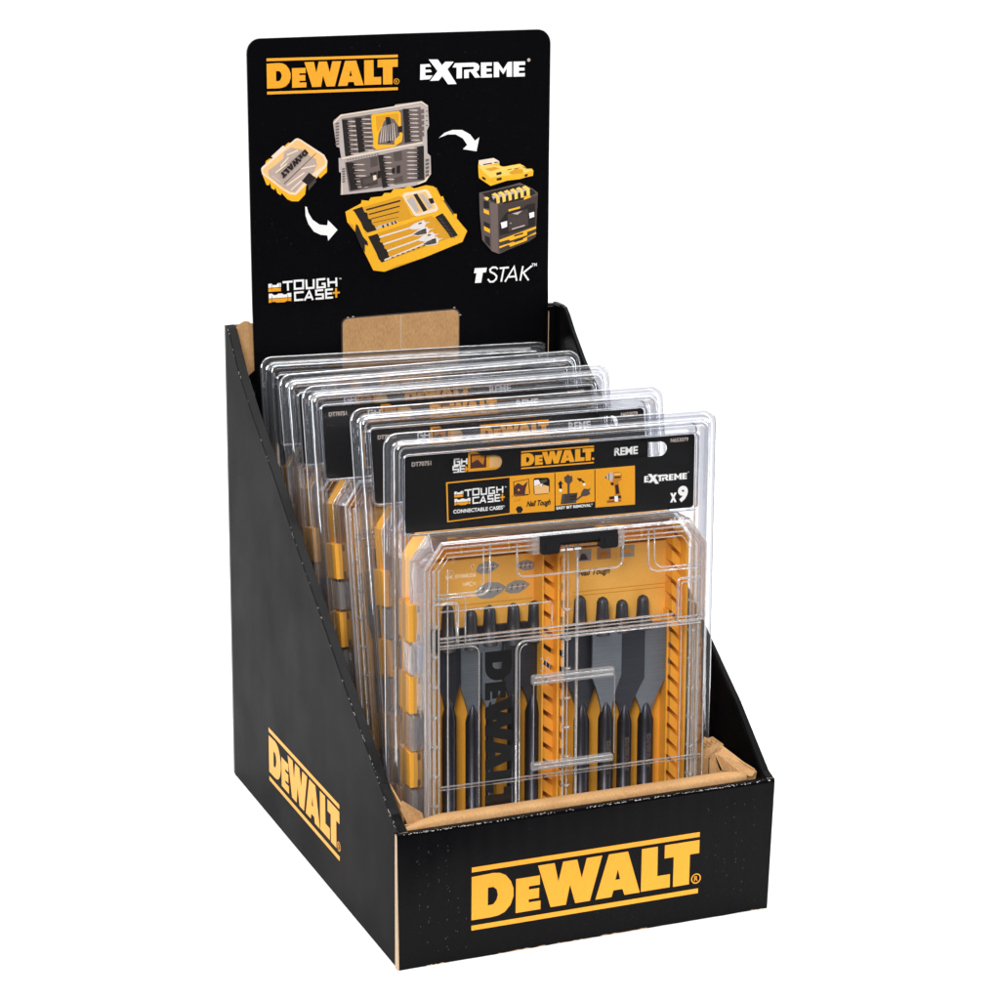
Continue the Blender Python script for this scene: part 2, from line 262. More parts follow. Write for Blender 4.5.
HEADER_ART = [
 ('w', [(55.4,394.66),(56.66,394.13),(57.58,390.35),(60.45,385.53),(65.3,381.99),(70.69,381.24),(71.22,384.69),(77.84,377.85),(71.27,370.86),(70.62,374.47),(66.2,375.09),(61.33,377.51),(57.49,382.87),(55.61,388.58)]),
 ('w', [(150.17,436.17),(154.2,439.44),(159.97,441.16),(166.91,440.89),(172.73,437.65),(176.25,433.2),(179.38,435.45),(177.45,426.12),(167.55,427.93),(170.67,430.72),(167.52,435.16),(162.29,438.06),(156.51,438.28)]),
 ('Yp', [(25.45,420.34),(26.11,417.68),(29.0,410.18),(30.64,409.84),(31.49,411.65),(32.25,407.91),(34.43,406.49),(35.01,408.31),(36.32,404.55),(38.5,402.86),(39.35,404.41),(43.15,399.98),(46.45,398.49),(50.88,398.28),(55.49,402.57),(56.29,408.38),(64.98,414.35),(66.07,412.82),(70.86,416.74),(70.91,422.05),(49.5,418.75)]),
 ('Yp', [(28.42,424.41),(28.99,425.96),(32.03,427.67),(33.1,426.31),(29.22,423.33)]),
 ('Yp', [(42.03,435.39),(44.53,437.39),(45.9,436.81),(43.11,434.3)]),
 ('L', [(32.49,428.7),(40.66,435.45),(42.57,434.58),(33.67,427.6)]),
 ('L', [(25.46,420.87),(26.19,422.15),(49.24,439.56),(50.9,439.92),(53.09,438.89),(69.03,428.22),(71.22,424.16),(70.9,420.99),(64.43,414.91),(63.85,412.81),(62.76,414.98),(56.29,408.91),(49.27,402.61),(45.41,403.06),(40.48,405.94),(26.11,417.42)]),
 ('O', [(26.71,420.55),(49.78,438.75),(51.71,438.78),(68.19,427.46),(69.82,423.95),(69.52,421.58),(61.67,416.62),(54.93,410.57),(48.74,403.96),(45.43,404.38),(40.77,406.72),(26.94,418.17)]),
 ('G', [(30.25,419.6),(36.35,423.54),(40.8,427.04),(41.41,431.22),(46.41,433.9),(53.0,432.32),(57.38,428.97),(63.44,425.55),(63.95,421.29),(61.67,417.15),(54.93,411.1),(48.75,404.49),(45.43,404.91),(40.51,407.79),(30.74,415.9)]),
 ('L', [(43.04,429.57),(50.79,432.41),(51.23,431.65),(43.47,428.82)]),
 ('L', [(44.12,427.95),(38.53,422.4),(38.96,421.64),(44.55,427.19)]),
 ('L', [(35.17,418.33),(42.95,423.79),(43.38,423.03),(35.6,417.58)]),
 ('L', [(52.84,420.19),(62.84,421.87),(63.28,421.11),(53.27,419.43)]),
 ('L', [(42.74,409.54),(55.02,417.45),(55.45,416.69),(43.17,408.78)]),
 ('L', [(45.45,406.24),(52.73,412.26),(53.16,411.5),(45.88,405.47)]),
 ('L', [(32.94,416.32),(38.37,411.86),(38.79,411.1),(33.37,415.57)]),
 ('D', [(36.52,416.95),(37.08,417.46),(55.76,432.2),(56.04,431.93)]),
 ('D', [(40.82,410.42),(41.09,409.88),(63.48,429.24),(63.21,429.52)]),
 ('K', [(53.39,411.7),(58.34,417.04),(63.02,413.38),(57.67,408.32)]),
 ('K2', [(57.67,408.32),(63.02,413.38),(63.26,410.71),(57.91,405.12)]),
 ('g1', [(75.43,448.96),(75.96,450.66),(80.75,454.29),(83.68,454.53),(118.36,458.5),(119.11,459.52),(137.76,461.11),(142.26,458.02),(143.02,444.69),(141.51,441.24),(141.89,426.44),(144.16,424.23),(144.54,412.19),(140.76,407.39),(133.21,404.91),(110.69,402.64),(80.25,401.06),(80.76,415.74),(79.29,416.5),(79.01,425.58),(80.85,425.85),(79.81,432.5),(77.62,433.29)]),
 ('g2', [(81.45,451.5),(137.01,457.51),(138.5,434.33),(83.44,427.48)]),
 ('g2', [(83.39,422.61),(138.5,431.52),(140.01,408.14),(86.18,402.88)]),
 ('g3', [(88.78,451.58),(90.99,451.84),(91.55,428.54),(88.97,428.3)]),
 ('g3', [(97.62,452.64),(101.31,453.2),(102.65,430.17),(98.94,429.63)]),
 ('g3', [(101.14,424.99),(106.33,425.47),(106.67,419.5),(101.47,418.32)]),
 ('g3', [(117.51,427.81),(123.49,428.61),(123.85,422.27),(118.24,421.81)]),
 ('g3', [(117.45,410.58),(124.2,412.04),(124.56,408.14),(118.19,407.02)]),
 ('K', [(84.7,450.8),(87.4,450.1),(87.52,448.88),(84.94,448.37),(84.99,447.76),(87.7,447.05),(87.81,445.84),(85.23,445.33),(85.29,444.72),(87.99,444.01),(88.11,442.79),(85.53,442.28),(85.59,441.67),(88.29,440.96),(88.41,439.74),(85.82,439.24),(85.88,438.63),(88.59,437.91),(88.71,436.69),(86.12,436.18),(86.18,435.57),(88.88,434.86),(89.0,433.63),(86.41,433.13),(86.47,432.52),(89.18,431.8),(89.3,430.58),(86.71,430.07),(86.77,429.46),(89.48,428.74),(89.6,427.51),(87.01,427.01),(83.8,426.42),(81.45,450.81)]),
 ('L2', [(85.7,449.9),(90.4,449.86),(92.16,449.31),(90.39,448.96),(85.7,449.28)]),
 ('L2', [(86.0,446.86),(90.7,446.82),(92.46,446.27),(90.69,445.92),(85.99,446.24)]),
 ('L2', [(86.29,443.81),(91.0,443.77),(92.76,443.22),(90.99,442.87),(86.29,443.19)]),
 ('L2', [(86.59,440.77),(91.29,440.72),(93.06,440.17),(91.29,439.82),(86.58,440.14)]),
 ('L2', [(86.88,437.72),(91.59,437.67),(93.36,437.11),(91.59,436.77),(86.88,437.09)]),
 ('L2', [(87.18,434.66),(91.89,434.61),(93.66,434.06),(91.89,433.71),(87.18,434.04)]),
 ('L2', [(87.48,431.61),(92.19,431.55),(93.96,430.99),(92.19,430.65),(87.47,430.98)]),
 ('L2', [(87.77,428.55),(92.49,428.49),(94.26,427.93),(92.49,427.58),(87.77,427.92)]),
 ('K', [(94.29,451.85),(97.34,451.16),(97.46,449.99),(94.53,449.52),(94.59,448.93),(97.64,448.24),(97.76,447.07),(94.84,446.6),(94.9,446.02),(97.94,445.32),(98.06,444.15),(95.14,443.68),(95.2,443.1),(98.25,442.4),(98.37,441.23),(95.44,440.76),(95.5,440.17),(98.55,439.47),(98.67,438.3),(95.74,437.83),(95.8,437.25),(98.85,436.54),(98.98,435.37),(96.05,434.9),(96.11,434.32),(99.16,433.61),(99.28,432.44),(96.35,431.97),(96.41,431.39),(99.46,430.68),(99.59,429.5),(96.65,429.04),(93.02,428.48),(90.62,451.86)]),
 ('L2', [(95.41,450.99),(100.72,450.94),(102.71,450.38),(100.71,450.04),(95.41,450.37)]),
 ('L2', [(95.71,448.08),(101.02,448.02),(103.01,447.46),(101.02,447.12),(95.71,447.45)]),
 ('L2', [(96.01,445.16),(101.33,445.1),(103.32,444.53),(101.32,444.19),(96.01,444.53)]),
 ('L2', [(96.32,442.24),(101.63,442.17),(103.63,441.61),(101.63,441.27),(96.31,441.61)]),
 ('L2', [(96.62,439.31),(101.94,439.24),(103.94,438.68),(101.93,438.34),(96.62,438.69)]),
 ('L2', [(96.92,436.38),(102.25,436.31),(104.24,435.74),(102.24,435.41),(96.92,435.76)]),
 ('L2', [(97.23,433.45),(102.55,433.38),(104.55,432.81),(102.55,432.47),(97.22,432.83)]),
 ('L2', [(97.53,430.52),(102.86,430.44),(104.86,429.87),(102.85,429.53),(97.53,429.89)]),
 ('K', [(127.81,456.57),(130.71,455.9),(130.78,454.76),(127.96,454.3),(128.0,453.73),(130.89,453.06),(130.96,451.92),(128.14,451.46),(128.18,450.89),(131.07,450.21),(131.15,449.08),(128.32,448.61),(128.36,448.04),(131.26,447.37),(131.33,446.23),(128.5,445.77),(128.54,445.2),(131.44,444.52),(131.51,443.38),(128.69,442.92),(128.72,442.35),(131.62,441.67),(131.7,440.52),(128.87,440.06),(128.9,439.49),(131.81,438.81),(131.88,437.67),(129.05,437.21),(129.09,436.64),(131.99,435.95),(132.06,434.81),(129.23,434.35),(125.75,433.79),(124.31,456.55)]),
 ('L2', [(128.84,455.75),(133.92,455.71),(135.83,455.15),(133.92,454.8),(128.84,455.12)]),
 ('L2', [(129.02,452.91),(134.11,452.86),(136.02,452.31),(134.11,451.96),(129.02,452.28)]),
 ('L2', [(129.2,450.06),(134.29,450.02),(136.2,449.46),(134.29,449.11),(129.2,449.44)]),
 ('L2', [(129.39,447.22),(134.48,447.17),(136.39,446.61),(134.47,446.26),(129.38,446.59)]),
 ('L2', [(129.57,444.37),(134.66,444.32),(136.57,443.76),(134.66,443.41),(129.57,443.74)]),
 ('L2', [(129.75,441.52),(134.85,441.46),(136.76,440.9),(134.84,440.55),(129.75,440.89)]),
 ('L2', [(129.93,438.67),(135.03,438.61),(136.95,438.04),(135.03,437.69),(129.93,438.03)]),
 ('L2', [(130.11,435.81),(135.22,435.75),(137.13,435.18),(135.22,434.83),(130.11,435.18)]),
 ('K', [(88.25,422.44),(91.69,421.55),(91.95,420.04),(88.75,419.44),(88.88,418.68),(92.33,417.78),(92.59,416.28),(89.39,415.67),(89.52,414.92),(92.97,414.02),(93.22,412.51),(90.02,411.9),(90.15,411.15),(93.61,410.24),(93.86,408.73),(90.66,408.13),(90.79,407.37),(94.25,406.46),(94.5,404.95),(91.3,404.35),(87.29,403.74),(84.13,422.57)]),
 ('L2', [(89.61,421.24),(95.52,421.13),(97.74,420.54),(95.51,420.22),(89.61,420.61)]),
 ('L2', [(90.25,417.48),(96.16,417.36),(98.38,416.77),(96.15,416.45),(90.24,416.85)]),
 ('L2', [(90.88,413.71),(96.8,413.59),(99.02,412.99),(96.8,412.67),(90.88,413.08)]),
 ('L2', [(91.52,409.94),(97.44,409.81),(99.67,409.21),(97.44,408.89),(91.51,409.31)]),
 ('L2', [(92.16,406.16),(98.09,406.02),(100.31,405.43),(98.08,405.11),(92.15,405.53)]),
 ('K', [(109.63,426.44),(112.08,425.6),(112.3,424.12),(110.06,423.48),(110.17,422.73),(112.62,421.89),(112.84,420.41),(110.6,419.77),(110.71,419.03),(113.17,418.18),(113.38,416.69),(111.14,416.05),(111.25,415.31),(113.71,414.46),(113.93,412.97),(111.69,412.34),(111.8,411.59),(114.26,410.74),(114.47,409.25),(112.23,408.61),(112.34,407.87),(114.8,407.01),(115.02,405.52),(112.77,404.88),(109.95,404.22),(106.71,426.51)]),
 ('L2', [(110.63,425.27),(114.8,425.24),(116.36,424.68),(114.8,424.33),(110.62,424.64)]),
 ('L2', [(111.17,421.57),(115.34,421.53),(116.91,420.97),(115.34,420.62),(111.17,420.94)]),
 ('L2', [(111.71,417.86),(115.89,417.81),(117.46,417.25),(115.89,416.9),(111.71,417.22)]),
 ('L2', [(112.25,414.14),(116.44,414.1),(118.0,413.53),(116.43,413.18),(112.25,413.51)]),
 ('L2', [(112.8,410.42),(116.98,410.37),(118.55,409.81),(116.98,409.45),(112.8,409.79)]),
 ('L2', [(113.34,406.69),(117.53,406.64),(119.1,406.07),(117.53,405.72),(113.34,406.06)]),
 ('K', [(135.33,430.94),(132.13,430.51),(132.14,429.38),(135.37,428.69),(135.37,428.12),(132.17,427.69),(132.19,426.57),(135.41,425.87),(135.42,425.3),(132.21,424.88),(132.23,423.75),(135.45,423.05),(135.46,422.48),(132.26,422.05),(132.27,420.93),(135.5,420.22),(135.51,419.66),(132.3,419.23),(132.32,418.1),(135.54,417.4),(135.55,416.83),(132.34,416.41),(132.36,415.28),(135.59,414.57),(135.6,414.0),(132.39,413.58),(132.4,412.45),(135.63,411.74),(135.64,411.17),(132.43,410.75),(132.45,409.61),(135.68,408.9),(139.63,408.86),(139.26,431.49)]),
 ('L2', [(134.28,430.21),(128.57,430.58),(126.44,430.18),(128.57,429.67),(134.28,429.58)]),
 ('L2', [(134.32,427.39),(128.62,427.77),(126.48,427.37),(128.61,426.86),(134.32,426.76)]),
 ('L2', [(134.37,424.57),(128.66,424.95),(126.52,424.55),(128.66,424.04),(134.36,423.94)]),
 ('L2', [(134.41,421.75),(128.7,422.14),(126.56,421.73),(128.7,421.22),(134.41,421.12)]),
 ('L2', [(134.45,418.93),(128.74,419.32),(126.6,418.91),(128.74,418.4),(134.45,418.29)]),
 ('L2', [(134.5,416.1),(128.78,416.49),(126.64,416.09),(128.78,415.57),(134.5,415.46)]),
 ('L2', [(134.54,413.27),(128.82,413.67),(126.68,413.27),(128.82,412.75),(134.54,412.63)]),
 ('L2', [(134.59,410.44),(128.87,410.84),(126.72,410.44),(128.86,409.92),(134.59,409.8)]),
 ('Yp', [(102.05,453.18),(103.53,453.82),(121.33,455.41),(122.81,453.82),(123.15,441.24),(124.27,439.8),(123.51,434.93),(118.27,431.63),(105.62,430.05),(103.03,432.25),(103.43,437.12),(102.37,445.52)]),
 ('Yq', [(105.0,452.37),(121.32,453.87),(121.3,446.9),(118.33,449.8),(113.88,452.05),(110.9,448.68),(106.42,441.89),(105.7,445.4)]),
 ('g2', [(106.38,433.52),(107.15,440.46),(110.9,448.68),(113.88,451.71),(118.33,449.8),(121.3,445.51),(122.03,439.19),(118.29,435.84),(118.28,433.04)]),
 ('K', [(112.03,451.43),(115.0,451.67),(116.46,444.99),(116.05,434.53),(113.07,434.3),(112.74,445.13)]),
 ('K', [(120.55,444.84),(123.91,445.41),(123.9,441.21),(120.91,440.63)]),
 ('L2', [(107.87,434.85),(109.4,445.26),(109.85,445.24),(108.61,434.82)]),
 ('L2', [(109.65,435.06),(110.74,445.62),(111.18,445.61),(110.39,435.03)]),
 ('L2', [(111.44,435.27),(112.08,445.99),(112.52,445.98),(112.18,435.24)]),
 ('L2', [(113.22,435.48),(113.42,446.36),(113.86,446.34),(113.96,435.45)]),
 ('L2', [(115.01,435.69),(114.75,446.73),(115.2,446.71),(115.75,435.66)]),
 ('L2', [(116.8,435.9),(116.09,447.1),(116.54,447.08),(117.54,435.87)]),
 ('L2', [(118.59,436.1),(117.43,447.47),(117.88,447.45),(119.33,436.07)]),
 ('K', [(101.08,414.83),(102.71,415.11),(102.91,410.54),(101.42,410.46)]),
 ('K', [(103.16,415.09),(105.69,415.47),(105.66,410.76),(103.43,410.65)]),
 ('K', [(106.28,415.87),(108.52,416.05),(108.49,411.34),(106.26,411.09)]),
 ('K', [(119.72,418.58),(122.34,419.17),(122.33,413.89),(119.86,413.64)]),
 ('K', [(116.35,417.32),(118.6,417.57),(118.58,413.7),(116.56,413.58)]),
 ('K', [(140.61,454.59),(142.11,454.67),(142.11,454.25),(140.61,454.17)]),
 ('K', [(140.61,451.44),(142.11,451.52),(142.11,451.1),(140.61,451.02)]),
 ('K', [(140.61,448.29),(142.11,448.37),(142.11,447.95),(140.61,447.87)]),
 ('K', [(140.61,445.13),(142.11,445.22),(142.11,444.8),(140.61,444.71)]),
 ('L', [(75.43,448.96),(80.75,454.29),(118.36,458.5),(137.76,461.11),(142.26,458.02),(141.89,457.34),(137.39,460.28),(119.1,457.71),(81.1,453.38),(76.31,448.58)]),
 ('L', [(81.22,425.84),(138.5,433.98),(138.65,433.06),(81.36,424.78)]),
 ('L', [(80.76,415.74),(81.13,415.72),(81.74,401.69),(80.99,401.37)]),
 ('L', [(140.76,407.39),(144.16,412.2),(143.41,412.95),(140.01,408.49),(134.72,406.25),(134.87,405.4)]),
 ('g2', [(76.89,448.9),(79.38,449.29),(79.67,448.32),(77.18,447.86)]),
 ('g2', [(76.87,446.97),(79.36,447.36),(79.65,446.38),(77.16,445.92)]),
 ('g2', [(76.86,445.03),(79.35,445.42),(79.63,444.44),(77.14,443.98)]),
 ('g2', [(81.15,418.66),(83.36,418.98),(83.5,418.13),(81.37,417.81)]),
 ('g2', [(76.84,443.09),(79.33,443.48),(79.61,442.5),(77.12,442.05)]),
 ('g2', [(81.14,416.98),(83.35,417.3),(83.49,416.46),(81.35,416.13)]),
 ('g2', [(76.82,441.16),(79.31,441.54),(79.59,440.56),(77.1,440.11)]),
 ('g2', [(81.12,415.3),(83.33,415.62),(83.47,414.78),(81.33,414.46)]),
 ('g2', [(76.8,439.22),(79.29,439.6),(79.58,438.62),(77.08,438.17)]),
 ('g2', [(81.11,413.63),(83.32,413.95),(83.46,413.1),(81.32,412.78)]),
 ('g2', [(76.78,437.28),(79.27,437.66),(79.56,436.68),(77.06,436.23)]),
 ('g2', [(81.09,411.95),(83.3,412.27),(83.44,411.42),(81.3,411.1)]),
 ('g2', [(76.76,435.34),(79.25,435.72),(79.54,434.74),(77.04,434.28)]),
 ('g2', [(81.08,410.27),(83.29,410.59),(83.43,409.74),(81.29,409.42)]),
 ('g2', [(135.51,455.46),(139.26,456.03),(139.56,453.36),(135.81,452.8)]),
 ('g2', [(135.51,451.62),(139.26,452.19),(139.56,449.52),(135.81,448.95)]),
 ('g2', [(135.51,447.77),(139.26,448.34),(139.56,445.66),(135.8,445.1)]),
 ('g2', [(135.5,443.92),(139.26,444.48),(139.56,441.81),(135.8,441.25)]),
 ('g2', [(135.5,440.07),(139.26,440.62),(139.56,437.94),(135.8,437.39)]),
 ('g2', [(140.38,422.27),(143.03,422.73),(143.03,421.17),(140.46,420.72)]),
 ('g2', [(140.38,419.73),(143.03,420.18),(143.03,418.63),(140.46,418.17)]),
 ('g2', [(140.38,417.18),(143.03,417.64),(143.03,416.08),(140.46,415.63)]),
 ('g2', [(140.38,414.64),(143.03,415.09),(143.03,413.53),(140.46,413.08)]),
 ('g2', [(140.38,412.09),(143.03,412.54),(143.03,410.98),(140.46,410.53)]),
 ('g3', [(84.88,424.63),(85.62,424.74),(85.69,423.9),(84.95,423.79)]),
 ('g3', [(86.8,424.9),(87.54,425.01),(87.61,424.17),(86.87,424.06)]),
 ('g3', [(88.72,425.17),(89.46,425.28),(89.52,424.44),(88.79,424.33)]),
 ('g3', [(90.64,425.44),(91.38,425.55),(91.44,424.7),(90.71,424.6)]),
 ('g3', [(92.56,425.7),(93.3,425.81),(93.37,424.97),(92.63,424.86)]),
 ('g3', [(94.48,425.97),(95.22,426.08),(95.29,425.24),(94.55,425.13)]),
 ('g3', [(96.41,426.24),(97.15,426.35),(97.22,425.51),(96.47,425.4)]),
 ('g3', [(98.33,426.51),(99.07,426.62),(99.14,425.78),(98.4,425.67)]),
 ('g3', [(100.26,426.78),(101.0,426.89),(101.07,426.04),(100.33,425.94)]),
 ('g3', [(102.19,427.05),(102.93,427.16),(103.0,426.31),(102.26,426.2)]),
 ('g3', [(104.12,427.32),(104.86,427.43),(104.93,426.58),(104.19,426.47)]),
 ('g3', [(106.05,427.59),(106.79,427.69),(106.86,426.85),(106.12,426.74)]),
 ('K2', [(93.64,411.66),(105.53,413.93),(106.24,407.57),(95.08,405.27)]),
 ('g3', [(95.86,410.86),(104.78,412.21),(105.13,409.03),(96.57,407.31)]),
 ('L', [(102.92,412.99),(105.15,413.39),(105.51,410.42),(103.27,409.82)]),
 ('Yq', [(83.28,389.72),(94.33,394.41),(115.59,399.5),(140.76,404.89),(148.27,402.78),(154.89,389.66),(170.6,371.95),(167.3,364.97),(139.82,355.8),(110.73,347.7),(102.82,349.06),(96.87,360.91),(90.51,375.34),(84.6,382.66)]),
 ('Yp', [(83.28,389.72),(94.33,394.84),(94.81,397.0),(99.86,396.32),(101.26,398.44),(109.11,398.93),(110.97,401.03),(115.6,400.81),(117.46,403.35),(124.89,403.44),(128.62,405.02),(132.35,403.09),(140.76,404.89),(146.39,403.75),(148.74,399.68),(152.04,395.99),(160.58,384.05),(170.6,372.39),(167.3,364.97),(139.82,355.8),(120.08,351.59),(110.73,347.7),(102.82,349.06),(98.7,358.15),(95.04,364.54),(88.71,380.7),(84.6,382.66)]),
 ('Yq', [(89.25,390.73),(121.16,398.35),(123.95,397.34),(130.45,384.7),(139.82,386.87),(147.35,382.06),(163.47,369.65),(132.29,360.68),(108.89,354.02),(98.79,372.26)]),
 ('Yp', [(97.88,374.95),(128.58,383.03),(145.46,386.59),(146.88,384.74),(129.51,380.33),(98.79,372.26)]),
 ('Yq', [(103.41,371.13),(145.47,381.27),(161.57,369.75),(130.41,360.78),(111.69,355.63)]),
 ('Yq', [(101.66,388.79),(122.08,394.8),(126.72,388.41),(130.45,382.93),(104.37,377.24)]),
 ('K', [(97.99,390.86),(122.08,395.81),(122.54,395.22),(122.08,394.67),(97.98,389.72)]),
 ('K', [(99.81,387.57),(121.61,392.01),(122.07,391.55),(121.6,391.13),(99.8,386.7)]),
 ('K', [(101.17,384.3),(121.13,388.21),(121.59,387.88),(121.13,387.59),(101.17,383.69)]),
 ('K', [(102.54,381.47),(120.65,384.4),(121.12,384.2),(120.65,384.05),(102.54,381.12)]),
 ('L2', [(103.44,377.29),(107.16,379.29),(120.18,382.14),(120.36,380.81),(108.08,377.75),(103.9,375.95)]),
 ('K', [(109.01,379.2),(110.13,379.58),(110.86,377.78),(109.75,377.4)]),
 ('K', [(112.27,380.1),(113.38,380.49),(114.12,378.69),(113.0,378.3)]),
 ('K', [(115.52,381.01),(116.64,381.4),(117.38,379.59),(116.26,379.21)]),
 ('K', [(117.85,381.66),(118.97,382.05),(119.71,380.24),(118.59,379.86)]),
 ('K', [(88.33,390.78),(95.24,392.62),(96.59,389.05),(98.89,388.06),(99.33,384.53),(101.63,383.53),(102.08,380.88),(103.92,379.02),(105.29,376.31),(98.81,374.9),(96.06,377.68),(94.24,382.16),(92.42,384.89),(89.7,389.4)]),
 ('K', [(99.25,372.23),(105.74,373.82),(108.05,370.88),(107.57,368.26),(110.35,366.78),(110.8,363.66),(113.12,362.2),(113.57,359.07),(114.96,356.78),(108.89,354.02),(106.58,356.82),(105.21,360.43),(103.37,364.07),(101.08,368.61)]),
 ('W2', [(107.12,371.9),(128.57,376.93),(132.32,379.3),(138.88,381.35),(140.29,379.77),(144.06,379.84),(140.76,378.86),(139.35,375.83),(132.31,375.14),(128.57,375.87),(107.12,370.84)]),
 ('K', [(135.13,379.42),(137.47,379.92),(137.66,379.02),(135.32,378.52)]),
 ('W2', [(109.88,366.89),(130.9,372.38),(134.66,374.75),(141.23,376.8),(142.65,375.21),(146.41,375.28),(143.12,374.3),(141.7,371.27),(134.65,370.58),(130.9,371.32),(109.88,365.83)]),
 ('g3', [(131.37,371.82),(134.65,373.86),(140.76,375.76),(141.23,372.0),(134.65,371.12)]),
 ('K', [(137.47,374.87),(139.82,375.36),(140.01,374.47),(137.66,373.97)]),
 ('W2', [(112.65,362.31),(135.12,368.61),(138.88,370.98),(145.47,373.02),(146.89,371.43),(150.67,371.5),(147.36,370.52),(145.95,367.48),(138.88,366.8),(135.12,367.54),(112.65,361.25)]),
 ('K', [(141.7,371.09),(144.06,371.59),(144.25,370.69),(141.89,370.19)]),
 ('W2', [(110.77,356.22),(137.94,365.34),(141.71,367.71),(148.31,369.76),(149.73,368.17),(153.51,368.23),(150.2,367.25),(148.79,364.21),(141.71,363.53),(137.94,364.27),(110.76,355.16)]),
 ('g3', [(138.41,364.78),(141.71,366.82),(147.84,368.71),(148.31,364.95),(141.71,364.07)]),
 ('K', [(144.53,367.83),(146.89,368.32),(147.08,367.42),(144.72,366.93)]),
 ('K2', [(115.43,357.19),(117.3,357.8),(117.67,357.24),(115.8,356.55)]),
 ('K2', [(119.17,358.31),(121.04,358.91),(121.41,358.36),(119.54,357.67)]),
 ('K2', [(122.91,359.43),(124.79,360.03),(125.16,359.48),(123.29,358.79)]),
 ('K2', [(126.66,360.55),(128.54,361.15),(128.91,360.6),(127.04,359.91)]),
 ('K2', [(130.42,361.67),(132.29,362.28),(132.67,361.72),(130.79,361.03)]),
 ('K2', [(134.17,362.79),(136.06,363.4),(136.43,362.85),(134.55,362.15)]),
 ('K2', [(137.94,363.92),(139.82,364.53),(140.2,363.97),(138.31,363.28)]),
 ('K2', [(141.71,365.04),(143.59,365.65),(143.97,365.1),(142.08,364.4)]),
 ('K2', [(145.48,366.17),(147.37,366.78),(147.74,366.23),(145.86,365.53)]),
 ('L', [(123.48,398.68),(124.88,400.37),(140.76,402.25),(142.64,400.85),(149.7,388.59),(148.76,386.86),(134.2,384.06),(132.32,384.6)]),
 ('O2', [(125.35,398.15),(140.29,400.52),(147.81,389.12),(133.73,385.85)]),
 ('K', [(131.41,399.18),(134.21,399.49),(141.7,388.1),(138.89,386.92)]),
 ('K', [(142.17,395.58),(145.46,396.13),(146.87,392.7),(144.05,391.96)]),
 ('g1', [(126.74,395.45),(130.94,397.88),(136.07,387.94),(133.26,386.76)]),
 ('g1', [(136.08,398.52),(138.89,398.82),(145.46,389.68),(142.64,388.94)]),
 ('K', [(147.35,382.95),(152.53,385.34),(154.9,382.56),(163.95,369.62),(158.73,368.12),(156.35,371.82)]),
 ('g3', [(149.71,382.38),(152.54,380.91),(152.83,380.36),(149.99,381.66)]),
 ('g3', [(151.5,379.9),(154.34,378.42),(154.63,377.87),(151.79,379.17)]),
 ('g3', [(153.3,377.4),(156.15,375.92),(156.43,375.37),(153.59,376.68)]),
 ('g3', [(155.11,374.91),(157.95,373.42),(158.24,372.87),(155.39,374.18)]),
 ('g3', [(156.91,372.41),(159.76,370.92),(160.05,370.37),(157.2,371.68)]),
 ('g3', [(158.72,369.91),(161.57,368.41),(161.86,367.86),(159.01,369.18)]),
 ('K', [(90.55,381.04),(91.93,380.53),(95.56,372.43),(98.77,368.74),(99.21,366.07),(96.91,367.08),(96.87,361.79),(94.12,365.47),(90.05,375.37)]),
 ('K2', [(152.99,394.17),(153.93,394.57),(162.47,383.06),(161.53,381.78)]),
 ('Yp', [(150.63,396.5),(152.98,396.82),(153.93,394.13),(151.58,393.8)]),
 ('Yp', [(160.57,384.49),(162.94,384.37),(162.96,381.26),(160.58,381.83)]),
 ('Yp', [(178.37,415.94),(178.9,419.99),(189.6,421.16),(193.75,418.85),(194.05,416.02),(196.26,414.75),(208.99,416.4),(211.78,415.0),(214.59,412.82),(217.93,412.67),(219.18,411.08),(218.83,407.75),(213.54,406.96),(209.1,405.87),(199.67,405.27),(187.53,402.24),(184.21,404.45),(178.97,408.01)]),
 ('Yl', [(178.65,415.67),(184.68,416.68),(193.5,415.79),(196.82,414.88),(208.99,416.14),(214.59,412.82),(219.07,411.34),(212.39,409.83),(200.19,408.84),(186.94,407.9)]),
 ('L', [(178.9,419.99),(189.6,421.16),(193.75,418.85),(193.76,417.57),(180.84,416.09),(178.91,417.44)]),
 ('Yq', [(183.05,413.95),(190.19,415.17),(194.62,413.7),(187.46,412.22)]),
 ('Yq', [(200.72,410.87),(206.8,413.16),(211.25,412.45),(211.84,409.86),(202.96,409.23)]),
 ('K', [(181.93,417.31),(188.52,418.05),(188.52,417.28),(181.93,416.55)]),
 ('K', [(191.6,411.02),(195.46,411.61),(195.64,409.81),(191.89,409.21)]),
 ('K', [(191.91,407.17),(195.66,407.76),(195.68,405.97),(192.03,405.52)]),
 ('K', [(181.16,409.19),(183.91,407.78),(183.93,405.99),(181.44,407.38)]),
 ('K', [(212.41,408.81),(214.91,409.31),(214.93,407.66),(212.7,407.25)]),
 ('K', [(199.88,412.7),(202.92,413.33),(202.92,412.82),(199.88,412.19)]),
 ('K', [(204.58,413.26),(209.01,413.83),(209.02,413.48),(204.59,412.75)]),
 ('K', [(210.67,414.53),(215.14,413.05),(214.59,412.56),(211.24,413.99)]),
 ('K', [(190.17,418.49),(193.2,418.36),(193.2,417.85),(190.17,417.72)]),
 ('B1', [(179.2,398.02),(187.88,399.25),(202.03,401.88),(209.12,403.47),(218.69,398.9),(222.61,395.96),(222.44,386.03),(221.31,380.55),(221.49,365.54),(215.54,362.25),(201.25,357.76),(194.14,355.11),(188.78,357.36),(181.63,365.5),(179.75,383.21)]),
 ('K', [(181.43,397.37),(188.48,398.68),(206.77,401.66),(211.52,401.44),(219.3,397.77),(221.12,395.48),(211.63,391.53),(197.4,389.47),(188.53,391.55)]),
 ('B2', [(187.36,390.51),(192.67,389.7),(193.54,355.42),(188.78,357.36)]),
